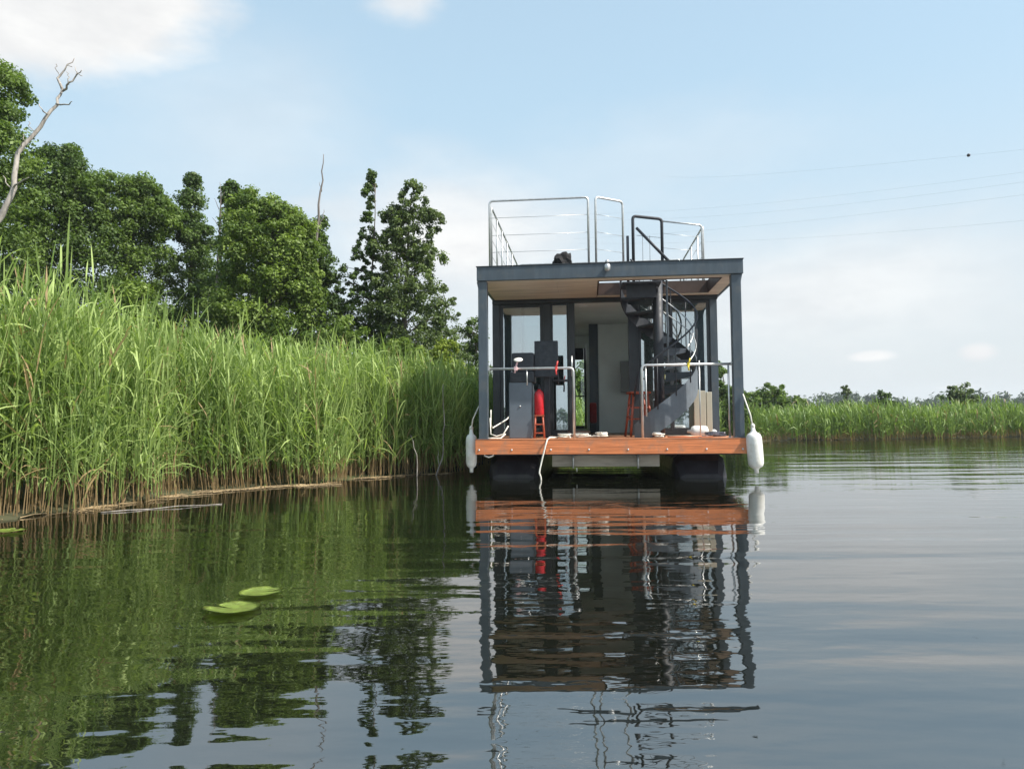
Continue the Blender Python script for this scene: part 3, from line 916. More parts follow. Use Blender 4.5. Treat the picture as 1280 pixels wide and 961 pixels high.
# ------------------------------------------------------------------ lily pads
def lily(x, y, r, rz, notch, tilt, label, seed):
    rg = random.Random(seed)
    bm = bmesh.new()
    n = 40
    c = bm.verts.new((0, 0, 0.004))
    rings = []
    for rf, zz in ((.35, .005), (.7, .006), (1.0, .010)):
        ring = []
        for k in range(n + 1):
            a = notch + (2 * math.pi - 2 * notch) * k / n
            rad = r * rf * (1 + .03 * math.sin(3 * a + seed) + .015 * math.sin(9 * a)) * (1.0 if 0 < k < n or rf < 1 else .97)
            ring.append(bm.verts.new((rad * math.cos(a), rad * math.sin(a) * .92, zz + (tilt * max(0, math.sin(a)) * rf ** 2) + .0015 * math.sin(5 * a) * rf)))
        rings.append(ring)
    for k in range(n):
        bm.faces.new((c, rings[0][k], rings[0][k + 1]))
    for A, B in zip(rings, rings[1:]):
        for k in range(n):
            bm.faces.new((A[k], B[k], B[k + 1], A[k + 1]))
    bmesh.ops.solidify(bm, geom=bm.faces[:], thickness=0.004)
    o = from_bm('lily_pad', bm, 'pad', smooth=True, label=label, cat='lily pad', group='lily pads floating on the water')
    o.location = (x, y, 0.006)
    o.rotation_euler = (0, 0, rz)
    return o


lily(-1.26, 3.27, .13, 2.7, .16, .010, 'bright green lily pad with its far edge raised, closer of the two together', 1)
lily(-1.24, 3.58, .105, .4, .12, .004, 'flat pale green lily pad just behind the bright one with a raised edge', 2)
lily(-3.98, 5.75, .12, 1.6, .14, .004, 'lily pad against the straw at the foot of the near reeds', 3)

# ------------------------------------------------------------------ HOUSEBOAT
YAW = RAD(6)
BO = Vector((-.541, 10.59, 0))
boat = empty('houseboat', BO, -YAW, label='grey flat roofed houseboat with timber deck edge and roof railing, moored by the reeds', cat='houseboat')
BMX = Matrix.Translation(BO) @ Matrix.Rotation(-YAW, 4, 'Z')
LB, CF, CB = 8.6, 1.75, 6.6        # boat length, cabin front, cabin back
ZD, ZC, ZR = 0.58, 2.93, 3.135     # deck, ceiling, roof top


def bthing(name, x, y, z, rz=0, **k):
    return empty(name, BMX @ Vector((x, y, z)), -YAW + rz, **k)


# pontoons
for xc in (0.52, 3.28):
    bm = bmesh.new()
    prof = [(-.40, -.30), (-.40, .10), (-.37, .27), (-.28, .345), (.28, .345), (.37, .27), (.40, .10), (.40, -.30)]
    ys = [(0.30, .55), (0.42, .85), (0.62, 1.0), (LB - .5, 1.0), (LB - .2, .8)]
    rings = [[bm.verts.new((xc + px_ * (.6 + .4 * s), yy, -.3 + (pz + .3) * s)) for px_, pz in prof] for yy, s in ys]
    for A, B in zip(rings, rings[1:]):
        for k in range(len(prof)):
            bm.faces.new((A[k], B[k], B[(k + 1) % len(prof)], A[(k + 1) % len(prof)]))
    bm.faces.new(rings[0]); bm.faces.new(rings[-1][::-1])
    from_bm('pontoon', bm, 'pontoon', boat)
for yy in (0.10, 1.6, 3.2, 4.8, 6.4, 8.3):
    box('cross_beam', .06, 3.82, yy, yy + .10, .348, .50, 'black_steel', boat)
for xx in (.03, 1.2, 2.55, 3.77):
    box('deck_bearer', xx, xx + .08, .06, LB - .05, .36, .548, 'black_steel', boat)
box('under_board', 1.11, 2.67, .2, .24, .175, .355, 'under_board', boat)
for xx in (1.42, 2.36):
    tube('pipe', [(xx, .17, .37), (xx, .17, .15)], .014, 'stainless', boat)
tube('pipe', [(1.47, .17, .16), (1.47, .17, .10)], .010, 'stainless', boat)
# fascia boards with bolts
bd1 = box('fascia_board', -.005, 1.018, 0, .035, .366, .575, 'wood_fascia', boat)
bd2 = box('fascia_board', 1.024, 3.885, 0, .035, .366, .575, 'wood_fascia', boat)
bolt_me = None
for xx, bd in ((.05, bd1), (.53, bd1), (1.10, bd2), (1.65, bd2), (2.21, bd2), (2.76, bd2), (3.31, bd2), (3.81, bd2)):
    if bolt_me is None:
        o = lathe('bolt', [(.014, 0), (.014, .006), (.007, .009)], 'stainless', bd, seg=10, M4=Matrix.Rotation(RAD(90), 4, 'X'))
        bolt_me = o.data
    else:
        o = setup(bpy.data.objects.new('bolt', bolt_me), 'bolt', parent=bd)
    o.location = (xx, -.0005, .43)
box('side_board', -.005, .03, .037, LB, .366, .575, 'wood_fascia', boat)
box('side_board', 3.85, 3.885, .037, LB, .366, .575, 'wood_fascia', boat)
box('back_board', -.005, 3.885, LB + .002, LB + .037, .366, .575, 'wood_fascia', boat)
# deck boards, front terrace and stern
for y0, y1 in ((.0, CF - .01), (CB + .1, LB)):
    n = int((y1 - y0) / .142)
    for k in range(n):
        box('deck_board', .0, 3.88, y0 + k * .142 + .003 + (.002 if k else -.006), y0 + (k + 1) * .142 - .003, .5765 if k == 0 else .552, .586 + .0006 * math.sin(k * 7), 'deck_wood', boat, bev=.003)
box('cabin_floor', .05, 3.80, CF - .005, CB + .095, .50, .598, 'grey_floor', boat)

# columns with brackets
for x0, x1, s in ((.045, .177, 1), (3.715, 3.85, -1)):
    c = box('column', x0, x1, .03, .17, ZD + .004, ZC - .002, 'anthracite', boat, bev=.006)
    bm = bmesh.new()
    xo, xi = (x0, x0 - .02) if s == 1 else (x1, x1 + .02)
    v = [bm.verts.new(p_) for p_ in ((xo, .03, ZC - .10), (xi, .03, ZC - .01), (xo, .03, ZC - .01), (xo, .17, ZC - .10), (xi, .17, ZC - .01), (xo, .17, ZC - .01))]
    for f in ((0, 1, 2), (5, 4, 3), (0, 3, 4, 1), (1, 4, 5, 2), (2, 5, 3, 0)):
        bm.faces.new([v[q] for q in f])
    bmesh.ops.recalc_face_normals(bm, faces=bm.faces)
    from_bm('bracket', bm, 'anthracite', c)
    box('foot_plate', x0 - .02, x1 + .02, .02, .19, ZD + .008, ZD + .018, 'anthracite', c)

# roof: fascia beams all round, deck on top, timber ceiling with a stair opening
OX0, OX1, OY0, OY1 = 1.82, 3.63, .24, 1.45
box('roof_beam', .03, 3.88, 0, .05, ZC, ZR, 'anthracite', boat, bev=.005)
box('roof_beam', .03, .08, .052, 7.0, ZC, ZR - .002, 'anthracite', boat)
box('roof_beam', 3.83, 3.88, .052, 7.0, ZC, ZR - .002, 'anthracite', boat)
box('roof_beam', .03, 3.88, 7.002, 7.05, ZC, ZR, 'anthracite', boat)
box('roof_capping', .02, 3.89, -.012, .06, ZR + .001, ZR + .013, 'dark_frame', boat)
for (x0, x1, y0, y1) in ((.082, 3.828, .052, OY0), (.082, OX0, OY0, OY1), (OX1, 3.828, OY0, OY1), (.082, 3.828, OY1, 7.0)):
    box('roof_slab', x0, x1, y0, y1, 2.985, ZR - .01, 'dark_frame', boat, bev=0)
for q, (x0, x1, y0, y1) in enumerate(((.082, 3.828, .056, OY0), (.082, .60, OY0 + .003, 1.70), (.603, 1.20, OY0 + .003, 1.70), (1.203, OX0 - .003, OY0 + .003, 1.70), (OX1 + .003, 3.828, OY0 + .003, 1.70), (OX0 + .003, OX1 - .003, OY1 + .003, 1.70))):
    box('ceiling_panel', x0, x1, y0, y1, ZC - .003, ZC + .02, 'ceil_wood', boat, bev=.002)
box('ceiling_trim', .082, 3.828, .052, .075, ZC - .010, ZC - .004, 'ceil_trim', boat, bev=.001)
# opening trim (pale timber lining of the stair well)
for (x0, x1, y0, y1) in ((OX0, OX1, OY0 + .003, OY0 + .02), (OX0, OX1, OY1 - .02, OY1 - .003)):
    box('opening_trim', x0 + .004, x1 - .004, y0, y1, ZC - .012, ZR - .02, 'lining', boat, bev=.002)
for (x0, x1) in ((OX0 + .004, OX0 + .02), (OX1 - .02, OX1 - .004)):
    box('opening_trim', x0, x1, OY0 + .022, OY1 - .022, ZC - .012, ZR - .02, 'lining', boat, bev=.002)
box('opening_edge', OX0, OX1 + .01, OY1 + .0, OY1 + .03, ZC - .022, ZC - .004, 'ceil_trim', boat, bev=.002)

# ---- cabin shell
# left glazing: x .0 - 1.44; open doorway 1.44 - 2.34; post; right glazing 2.5 - 3.68; corner post
HB = 2.80


def post(x0, x1, y0=CF, y1=CF + .09, z0=.60, z1=ZC - .006, m_='dark_frame', name='window_post'):
    return box(name, x0, x1, y0, y1, z0, z1, m_, boat)


box('head_beam', .03, 3.82, CF - .02, CF + .10, 2.86, ZC - .006, 'dark_frame', boat)
post(.03, .155, z1=2.857)
post(.905, 1.035, z1=2.857)
post(1.335, 1.44, z1=2.857)
post(2.34, 2.50, z1=2.857)
post(3.69, 3.81, z1=2.857, m_='anthracite')
box('sill_beam', .157, .903, CF + .01, CF + .08, .60, .665, 'dark_frame', boat)
box('sill_beam', 1.037, 1.333, CF + .01, CF + .08, .60, .665, 'dark_frame', boat)
box('sill_beam', 2.502, 3.688, CF + .01, CF + .08, .60, .665, 'dark_frame', boat)
for x0, x1, fr in ((.157, .903, .055), (1.037, 1.333, .03), (2.502, 3.688, .05)):
    wf = box('window_frame', x0, x0 + fr, CF + .02, CF + .07, .668, 2.856, 'dark_frame', boat)
    for (a0, a1, c0, c1) in ((x1 - fr, x1, .668, 2.856), (x0 + fr + .002, x1 - fr - .002, .668, .668 + fr), (x0 + fr + .002, x1 - fr - .002, 2.856 - fr, 2.856)):
        box('frame_bar', a0, a1, CF + .02, CF + .07, c0, c1, 'dark_frame', wf)
    box('pane', x0 + fr - .01, x1 - fr + .01, CF + .040, CF + .046, .668 + fr - .01, 2.866 - fr, 'glass', wf, bev=0)
# door leaf slid behind the left pane
dl = box('sliding_door', .52, .575, CF + .10, CF + .14, .62, 2.84, 'dark_frame', boat)
box('pane', .577, 1.30, CF + .115, CF + .121, .64, 2.82, 'glass', dl, bev=0)
box('handrail_bar', 1.04, 1.335, CF - .012, CF + .008, 1.52, 1.555, 'black_steel', boat)
# mullion on right glazing
post(3.02, 3.08, CF + .015, CF + .075, .668, 2.855)
# side walls with real windows
def side_wall(x0, x1, wins, wallm, name='side_wall'):
    yprev = CF + .095
    root = empty(name, (0, 0, 0), parent=boat)
    for (a, b, z0, z1) in wins:
        if a > yprev + .001:
            box('wall_panel', x0, x1, yprev, a, .60, ZC - .006, wallm, root, bev=.003)
        if z0 > .62: box('wall_panel', x0, x1, a + .002, b - .002, .60, z0, wallm, root, bev=.003)
        box('wall_panel', x0, x1, a + .002, b - .002, z1, ZC - .006, wallm, root, bev=.003)
        xm = (x0 + x1) / 2
        for (p0, p1, q0, q1) in ((a + .002, a + .05, z0 + .002, z1 - .002), (b - .05, b - .002, z0 + .002, z1 - .002), (a + .052, b - .052, z0 + .002, z0 + .05), (a + .052, b - .052, z1 - .05, z1 - .002)):
            box('window_frame', x0 - .004, x1 + .004, p0, p1, q0, q1, 'dark_frame', root)
        box('pane', xm - .003, xm + .003, a + .045, b - .045, z0 + .045, z1 - .045, 'glass_clear', root, bev=0)
        yprev = b
    box('wall_panel', x0, x1, yprev, CB, .60, ZC - .006, wallm, root, bev=.003)
    return root


side_wall(.05, .11, [(2.3, 3.4, .7, 2.75), (4.4, 5.6, 1.5, 2.75)], 'anthracite')
side_wall(3.73, 3.79, [(CF + .10, 3.9, .66, 2.80), (4.6, 5.8, 1.4, 2.75)], 'anthracite')
# back wall with the far door, glazed, seen through the open front
box('back_wall', .05, 1.00, CB, CB + .06, .60, ZC - .006, 'wall_white', boat)
box('back_wall', 1.70, 3.79, CB, CB + .06, .60, ZC - .006, 'wall_white', boat)
box('back_wall', 1.002, 1.698, CB, CB + .06, 2.66, ZC - .006, 'wall_white', boat)
fd = empty('back_door', (-.52, 0, 0), parent=boat)
for (a0, a1, c0, c1) in ((1.524, 1.60, .602, 2.656), (2.14, 2.216, .602, 2.656), (1.602, 2.138, 2.58, 2.656), (1.602, 2.138, .602, .66)):
    box('door_frame', a0, a1, CB - .01, CB + .065, c0, c1, 'wall_white', fd)
for (a0, a1, c0, c1) in ((1.602, 1.655, .662, 2.578), (2.085, 2.138, .662, 2.578), (1.657, 2.083, .662, .74), (1.657, 2.083, 2.30, 2.576), (1.657, 2.083, 1.42, 1.45)):
    box('door_rail', a0, a1, CB + .01, CB + .05, c0, c1, 'dark_frame', fd)
box('pane', 1.65, 2.09, CB + .027, CB + .033, .70, 2.32, 'glass_clear', fd, bev=0)
# interior ceiling, partition, bulkhead
box('cabin_ceiling', .112, 3.728, CF + .102, CB - .003, 2.86, 2.90, 'wall_white', boat)
box('partition', 1.875, 3.728, 4.55, 4.61, .60, 2.857, 'wall_white', boat)
box('partition_edge', 1.685, 1.87, 4.50, 4.62, .60, 2.857, 'anthracite', boat)
box('partition', .112, .92, 4.55, 4.61, .60, 2.857, 'wall_white', boat)
box('wall_cabinet', 2.32, 2.56, 4.40, 4.548, 1.43, 2.07, 'grey_box', boat)
box('ceiling_light', 1.50, 1.66, 2.1, 2.3, 2.848, 2.858, 'wall_white', boat)
box('kitchen_counter', .115, .75, 2.6, 4.54, .60, 1.48, 'anthracite', boat, bev=.01)
box('cream_cupboard', 3.10, 3.50, 2.3, 3.0, .60, 1.42, 'cream', boat, bev=.01)

# ---- spiral staircase
SC, SRAD, NT_ = Vector((2.75, .85)), .585, 12
A0, DA, RISE = 232, 27, .2
st = empty('spiral_staircase', (SC.x, SC.y, ZD), parent=boat)
Z0 = .008
tube('centre_pole', [(0, 0, Z0), (0, 0, 2.62)], .078, 'black_steel', st, seg=16)


def pol(a, r, z): return (r * math.cos(RAD(a)), r * math.sin(RAD(a)), z)


for k in range(NT_):
    a0 = A0 + k * DA; a1 = a0 + DA + 4; z = RISE * (k + 1)
    bm = bmesh.new()
    top, bot = [], []
    outline = [pol(a0 + (a1 - a0) * q / 4, SRAD - .02, 0) for q in range(5)] + [pol(a1 - 8, .09, 0), pol(a0 + 8, .09, 0)]
    for (xx, yy, _) in outline:
        top.append(bm.verts.new((xx, yy, z))); bot.append(bm.verts.new((xx, yy, z - .028)))
    bm.faces.new(top); bm.faces.new(bot[::-1])
    for q in range(len(top)):
        bm.faces.new((top[q], bot[q], bot[(q + 1) % len(top)], top[(q + 1) % len(top)]))
    # folded front lip and bracket under the tread
    p0, p1 = Vector(pol(a0 + 3, .10, z - .03)), Vector(pol(a0 + 1, SRAD - .03, z - .03))
    w1 = Vector(pol(a0 + 95, .006, 0))
    vs = [bm.verts.new(v) for v in (p0 - w1, p1 - w1, p1 - w1 - Vector((0, 0, .035)), p0 - w1 - Vector((0, 0, .12)), p0 + w1, p1 + w1, p1 + w1 - Vector((0, 0, .035)), p0 + w1 - Vector((0, 0, .12)))]
    for f in ((0, 1, 2, 3), (7, 6, 5, 4), (0, 4, 5, 1), (1, 5, 6, 2), (2, 6, 7, 3), (3, 7, 4, 0)):
        bm.faces.new([vs[q] for q in f])
    bmesh.ops.recalc_face_normals(bm, faces=bm.faces)
    from_bm('tread', bm, 'tread_steel', st)


def helix_plate(name, a0, a1, r, zf, h0, h1, th, material, n=24):
    bm = bmesh.new()
    R_ = []
    for q in range(n + 1):
        a = a0 + (a1 - a0) * q / n
        z = zf(a)
        R_.append([bm.verts.new(pol(a, rr_, zz)) for rr_, zz in ((r, max(Z0, z - h0)), (r + th, max(Z0, z - h0)), (r + th, max(z + h1, Z0 + .02)), (r, max(z + h1, Z0 + .02)))])
    for A, B in zip(R_, R_[1:]):
        for k in range(4):
            bm.faces.new((A[k], A[(k + 1) % 4], B[(k + 1) % 4], B[k]))
    bm.faces.new(R_[0][::-1]); bm.faces.new(R_[-1])
    bmesh.ops.recalc_face_normals(bm, faces=bm.faces)
    return from_bm(name, bm, material, st)


zline = lambda a: RISE * (a - A0) / DA + .10
helix_plate('stringer', A0 - 8, A0 + 150, SRAD - .015, zline, .24, .16, .012, 'grey_steel')
helix_plate('stringer', A0 + 150.5, A0 + 322, SRAD - .015, zline, .16, .10, .012, 'black_steel')
bm = bmesh.new()
hp = [pol(A0 + q * 6, SRAD + .005, zline(A0 + q * 6) + .88) for q in range(0, 44)]
add_tube(bm, [pol(A0 - 6, SRAD + .005, .62)] + hp, .015, 8)
from_bm('handrail', bm, 'black_steel', st, smooth=True)
bm = bmesh.new()
add_tube(bm, [pol(A0 + q * 6, SRAD - .06, zline(A0 + q * 6) + .62) for q in range(14, 44)], .011, 6)
add_tube(bm, [pol(A0 + q * 6, SRAD - .02, zline(A0 + q * 6) + .42) for q in range(14, 44)], .009, 6)
from_bm('lower_rail', bm, 'stainless', st, smooth=True)
for q in range(0, 13):
    a = A0 + 3 + q * DA
    if a > A0 + 262: break
    tube('baluster', [pol(a, SRAD + .002, zline(a) + .10), pol(a, SRAD + .002, zline(a) + .88)], .0085, 'black_steel', st, seg=6)
tube('upper_handrail', [(-.27, .50, 3.42), (.22, .34, 2.82)], .024, 'black_steel', st)
# landing plate at the top left
bm = bmesh.new()
add_box(bm, -.56, .02, -.42, .10, 2.33, 2.36, .004)
from_bm('landing', bm, 'black_steel', st)
box('landing_bracket', -.50, -.05, -.36, -.345, 2.12, 2.328, 'black_steel', st)
tube('landing_tube', [(-.52, -.40, 2.42), (.10, -.40, 2.39)], .028, 'grey_steel', st)
tube('stair_post', [(.08, -.575, 1.05), (.08, -.575, 2.33)], .016, 'grey_steel', st)

# ---- front deck railings (removable stainless rails)
def rail(name, pts, stubs, r=.019):
    root = empty(name, (0, 0, 0), parent=boat)
    tube('rail_tube', bent(pts, .07), r, 'stainless', root, seg=10)
    for (x_, z0, z1, r_) in stubs:
        tube('upright', [(x_, .12, z0), (x_, .12, z1)], r_, 'stainless', root, seg=8)
        if z0 < .7:
            lathe('base_flange', [(.035, 0), (.035, .008), (.02, .012)], 'stainless', root, c=(x_, .12, .586), seg=14)
    return root


rail('deck_railing', [(.18, .12, 1.625), (1.44, .12, 1.625), (1.44, .12, .59)], [(1.42, 1.50, 1.80, .009), (.755, 1.38, 1.605, .009)])
rail('deck_railing', [(2.43, .12, .59), (2.43, .12, 1.645), (3.71, .12, 1.645)], [(3.66, .59, 1.63, .014), (3.25, .59, 1.70, .010), (2.49, .9, 1.63, .010)])
box('rail_clip', .175, .20, .10, .14, 1.60, 1.66, 'stainless', boat)
box('rail_clip', 3.695, 3.716, .10, .14, 1.62, 1.67, 'stainless', boat)

# ---- roof railings
def roof_rail(name, pts, r, material, cables=(), posts=(), cab_mat='stainless'):
    root = empty(name, (0, 0, 0), parent=boat)
    tube('rail_tube', bent(pts, .06), r, material, root, seg=8)
    for a, b in cables:
        tube('cable', [a, b], .0038, cab_mat, root, seg=5)
    for a, b in posts:
        tube('post', [a, b], r * .9, material, root, seg=8)
    return root


ZT = 4.215
roof_rail('roof_railing', [(.19, .3, ZR), (.19, .3, ZT), (1.69, .3, ZT), (1.69, .3, ZR)], .017, 'stainless',
          [((.2, .3, z_), (1.68, .3, z_)) for z_ in (3.42, 3.68, 3.95)])
roof_rail('roof_gate', [(1.80, .3, ZR), (1.80, .3, ZT), (2.22, .6, ZT), (2.22, .6, ZR)], .017, 'stainless',
          [((1.81, .305, z_), (2.21, .595, z_)) for z_ in (3.42, 3.68, 3.95)])
roof_rail('roof_railing', [(.19, .5, ZR), (.19, .5, ZT - .03), (.19, 4.6, ZT - .03), (.19, 4.6, ZR)], .017, 'stainless',
          [((.19, .51, z_), (.19, 4.59, z_)) for z_ in (3.42, 3.68, 3.95)], [((.19, y_, ZR), (.19, y_, ZT - .04)) for y_ in (1.2, 1.9, 2.7, 3.6)])
roof_rail('stair_guard', [(2.44, 1.63, ZR), (2.44, 1.63, 4.28), (2.93, 1.74, 4.24), (2.93, 1.74, ZR)], .026, 'black_steel',
          [((2.60, 1.67, ZR), (2.60, 1.67, 4.0)), ((2.72, 1.69, ZR), (2.72, 1.69, 3.95)), ((2.50, 1.64, 3.95), (2.90, 1.73, 3.92))], [((2.35, 1.66, ZR), (2.35, 1.66, 3.95))], 'black_steel')
roof_rail('roof_railing', [(2.95, 1.76, 4.21), (3.63, 2.0, 4.18), (3.63, 2.0, ZR)], .015, 'stainless',
          [((2.95, 1.76, 4.0), (3.62, 2.0, 3.97)), ((2.95, 1.76, 3.75), (3.62, 2.0, 3.73))])
roof_rail('roof_railing', [(3.66, 2.06, ZR), (3.66, 2.06, 4.18), (3.66, 4.6, 4.18), (3.66, 4.6, ZR)], .017, 'stainless',
          [((3.66, 2.08, z_), (3.66, 4.58, z_)) for z_ in (3.42, 3.68, 3.95)], [((3.66, y_, ZR), (3.66, y_, 4.17)) for y_ in (2.7, 3.5)])
roof_rail('roof_railing', [(.24, 4.66, ZR), (.24, 4.66, ZT - .03), (3.6, 4.66, ZT - .03), (3.6, 4.66, ZR)], .017, 'stainless',
          [((.25, 4.66, z_), (3.59, 4.66, z_)) for z_ in (3.42, 3.68, 3.95)])

# ---- fascia lamp
lamp = empty('deck_lamp', (1.955, -.002, 3.07), parent=boat)
lathe('lamp_housing', [(.03, -.055), (.042, -.04), (.045, .02), (.03, .04)], 'stainless', lamp, c=(0, -.045, 0), seg=16)
tube('lamp_bracket', [(0, 0, .03), (0, -.04, .045)], .012, 'stainless', lamp)
lathe('lamp_top', [(.035, 0), (.03, .03), (.012, .045)], 'stainless', lamp, c=(0, .02, .075), seg=14)

# ---- helm console (fixed to deck)
helm = empty('helm_console', (0, 0, 0), parent=boat)
cb = box('cabinet', .45, .80, .42, .85, ZD + .008, 1.435, 'cabinet_grey', helm, bev=.012)
lathe('cabinet_lock', [(.014, 0), (.014, .008), (.006, .012)], 'stainless', cb, seg=12, M4=Matrix.Translation((.62, .418, 1.075)) @ Matrix.Rotation(RAD(90), 4, 'X'))
box('cabinet_top', .47, .838, .415, .86, 1.437, 1.60, 'cover', helm, bev=.02)
box('covered_instrument', .49, .835, .45, .80, 1.602, 1.895, 'cover', helm, bev=.035)
bm = bmesh.new()
add_box(bm, .84, 1.20, .50, .62, 1.52, 2.075, .012)
from_bm('screen', bm, 'cover', helm)
box('screen_stand', .98, 1.06, .62, .70, ZD + .008, 1.60, 'black_steel', helm)
tube('hose', [(1.19, .49, 1.62), (1.205, .47, 1.50), (1.20, .48, 1.40)], .014, 'black_steel', helm)
box('console_back', .44, .70, 1.05, 1.45, ZD + .01, 1.42, 'black_steel', boat, bev=.02)

# ---- loose things on and around the boat -------------------------------------------------
def fender(x, y, z, r, L, tilt, label, ropep):
    f = bthing('fender', x, y, z, label=label, cat='fender', group='white fenders hung from the front corners of the deck')
    f.rotation_euler = (tilt[1], tilt[0], -YAW)
    prof = [(.028, -.07), (.030, -.02), (r * .45, 0), (r * .70, .014), (r * .88, .036), (r * .97, .068), (r, .11), (r * 1.01, L * .5), (r, L - .11), (r * .97, L - .068), (r * .88, L - .036), (r * .70, L - .014), (r * .45, L), (.030, L + .03), (.026, L + .07)]
    lathe('fender_body', prof, 'white_vinyl', f, seg=24)
    rp = [Vector((0, 0, L + .05))] + [Vector(p_) for p_ in ropep]
    tube('fender_rope', rp, .011, 'rope', f, seg=6)
    lathe('rope_knot', [(.012, 0), (.03, .02), (.03, .05), (.012, .075)], 'rope', f, c=(0, 0, L + .055), seg=10)
    return f


fender(-.10, .22, .16, .082, .50, (0, 0), 'shaded white fender hanging at the deck corner beside the reeds', [(.03, -.04, .72), (.135, -.09, .92)])
fender(3.985, -.02, .16, .108, .50, (-.06, 0), 'sunlit white fender hanging at the deck corner on the open water side', [(-.02, 0, .75), (-.09, .03, 1.05)])


def coil(bmx, c, r, turns, tr, seed, flat=.02, noise=.035):
    rg = random.Random(seed)
    pts = []
    for k in range(turns * 10):
        a = k / 10 * 2 * math.pi
        rr_ = r * (.35 + .85 * rg.random())
        pts.append(Vector((c[0] + rr_ * math.cos(a) * 1.5 + rg.gauss(0, noise), c[1] + rr_ * math.sin(a) + rg.gauss(0, noise), c[2] + tr + (k / (turns * 10)) * flat + abs(rg.gauss(0, .012)))))
    # smooth
    for _ in range(2):
        pts = [pts[0]] + [(pts[i - 1] + pts[i] * 2 + pts[i + 1]) / 4 for i in range(1, len(pts) - 1)] + [pts[-1]]
    add_tube(bmx, pts, tr, 6)
    return pts


ZDK = .588
def rope_heap(x, y, r, turns, material, label, seed, tr=.010, flat=.05, cat='rope'):
    f = bthing('rope_coil', x, y, ZDK, label=label, cat=cat, group='ropes lying on the front deck')
    bm = bmesh.new()
    coil(bm, (0, 0, 0), r, turns, tr, seed, flat)
    from_bm('rope_loops', bm, material, f, smooth=True)


rope_heap(1.30, .14, .07, 8, 'rope', 'small white rope heap beside the rope that runs down to the water', 1, .009)
rope_heap(1.55, .30, .10, 7, 'rope', 'loose white rope loops on the deck in front of the railing post', 2, .008)
rope_heap(1.84, .22, .08, 9, 'rope', 'pale rope coil lying in front of the open doorway', 3, .009, .07)
rope_heap(2.66, .22, .06, 8, 'rope', 'white crumpled rope at the foot of the spiral stairs', 4, .010)
rope_heap(3.48, .25, .11, 10, 'rope_grey', 'tangled grey rope by the right column', 5, .010, .06)
# mooring line down into the water
ml = bthing('mooring_line', 0, 0, 0, label='white mooring rope hanging from the deck edge down into the water', cat='rope')
pts = [(1.20, .16, ZDK + .015), (1.09, .04, ZDK + .02), (1.055, -.03, ZDK - .005), (1.03, -.045, .50), (.985, -.05, .33), (.94, -.055, .14), (.935, -.06, .10), (.955, -.06, .05), (.965, -.065, -.06)]
tube('rope_strand', pts, .012, 'rope', ml, seg=7)
# rope hanging by the left column
rl = bthing('hanging_rope', 0, 0, 0, label='white rope drooping in loops beside the left column', cat='rope')
tube('rope_strand', [(.21, .14, 1.02), (.205, .15, .80), (.23, .16, .75), (.42, .40, .88), (.50, .55, 1.0)], .010, 'rope', rl, seg=6)
tube('rope_strand', [(.20, .12, .9), (.21, .10, .66), (.30, .10, .63), (.40, .12, .66), (.47, .14, .78)], .010, 'rope', rl, seg=6)
tube('rope_strand', [(.17, .05, ZDK + .012), (.25, .06, ZDK + .014), (.36, .09, ZDK + .012), (.42, .16, .66)], .012, 'rope', rl, seg=6)
hl = bthing('rope_loop', 0, 0, 0, label='white rope loop hanging under the timber deck edge at its left end', cat='rope')
tube('rope_strand', [(.12, .05, .40), (.13, .03, .345), (.19, .02, .325), (.25, .03, .345), (.26, .05, .40)], .012, 'rope', hl, seg=6)

# boat hook and rods on deck
bh = bthing('boat_hook', 0, 0, 0, label='teal and pale boat hook pole lying across the deck beneath the stairs', cat='boat hook')
tube('pole', [(2.80, .18, ZDK + .02), (3.34, .22, ZDK + .02)], .014, 'teal', bh)
tube('hook', [(3.34, .22, ZDK + .02), (3.44, .23, ZDK + .02), (3.46, .25, ZDK + .04)], .011, 'white_vinyl', bh)
rd = bthing('paddle', 0, 0, 0, label='orange wooden paddle lying on deck beside the boat hook', cat='paddle')
tube('shaft', [(2.78, .10, ZDK + .016), (3.26, .12, ZDK + .018)], .014, 'orange_rod', rd)
box('blade', 3.24, 3.42, .07, .17, ZDK + .006, ZDK + .022, 'orange_rod', rd, bev=.006)
lf = bthing('lying_fender', 0, 0, 0, label='white fender lying on its side behind the right deck railing', cat='fender')
lathe('fender_body', [(.02, -.05), (.03, 0), (.075, .02), (.085, .06), (.085, .20), (.075, .24), (.03, .26)], 'white_vinyl', lf, seg=18,
      M4=Matrix.Translation((3.17, .55, ZDK + .086)) @ Matrix.Rotation(RAD(90), 4, 'Y'))
lathe('end_cap', [(.03, 0), (.055, .02), (.055, .05), (.03, .08)], 'white_vinyl', lf, seg=14,
      M4=Matrix.Translation((3.47, .53, ZDK + .06)) @ Matrix.Rotation(RAD(90), 4, 'Y'))

# rail gadgets
mr = bthing('mirror', .60, .10, 1.62, label='white oval mirror on a pink stalk clamped to the left deck railing', cat='mirror')
lathe('mirror_head', [(.02, -.012), (.062, -.008), (.068, .0), (.062, .010), (.02, .014)], 'white_vinyl', mr, seg=24, M4=Matrix.Translation((.03, 0, .135)) @ Matrix.Rotation(RAD(28), 4, 'X'))
tube('stalk', [(-.025, -.01, -.06), (-.005, -.02, .02), (.02, -.005, .12)], .013, 'pink_plastic', mr)
box('clamp', -.035, .015, -.032, .05, -.025, .035, 'pink_plastic', mr, bev=.008)


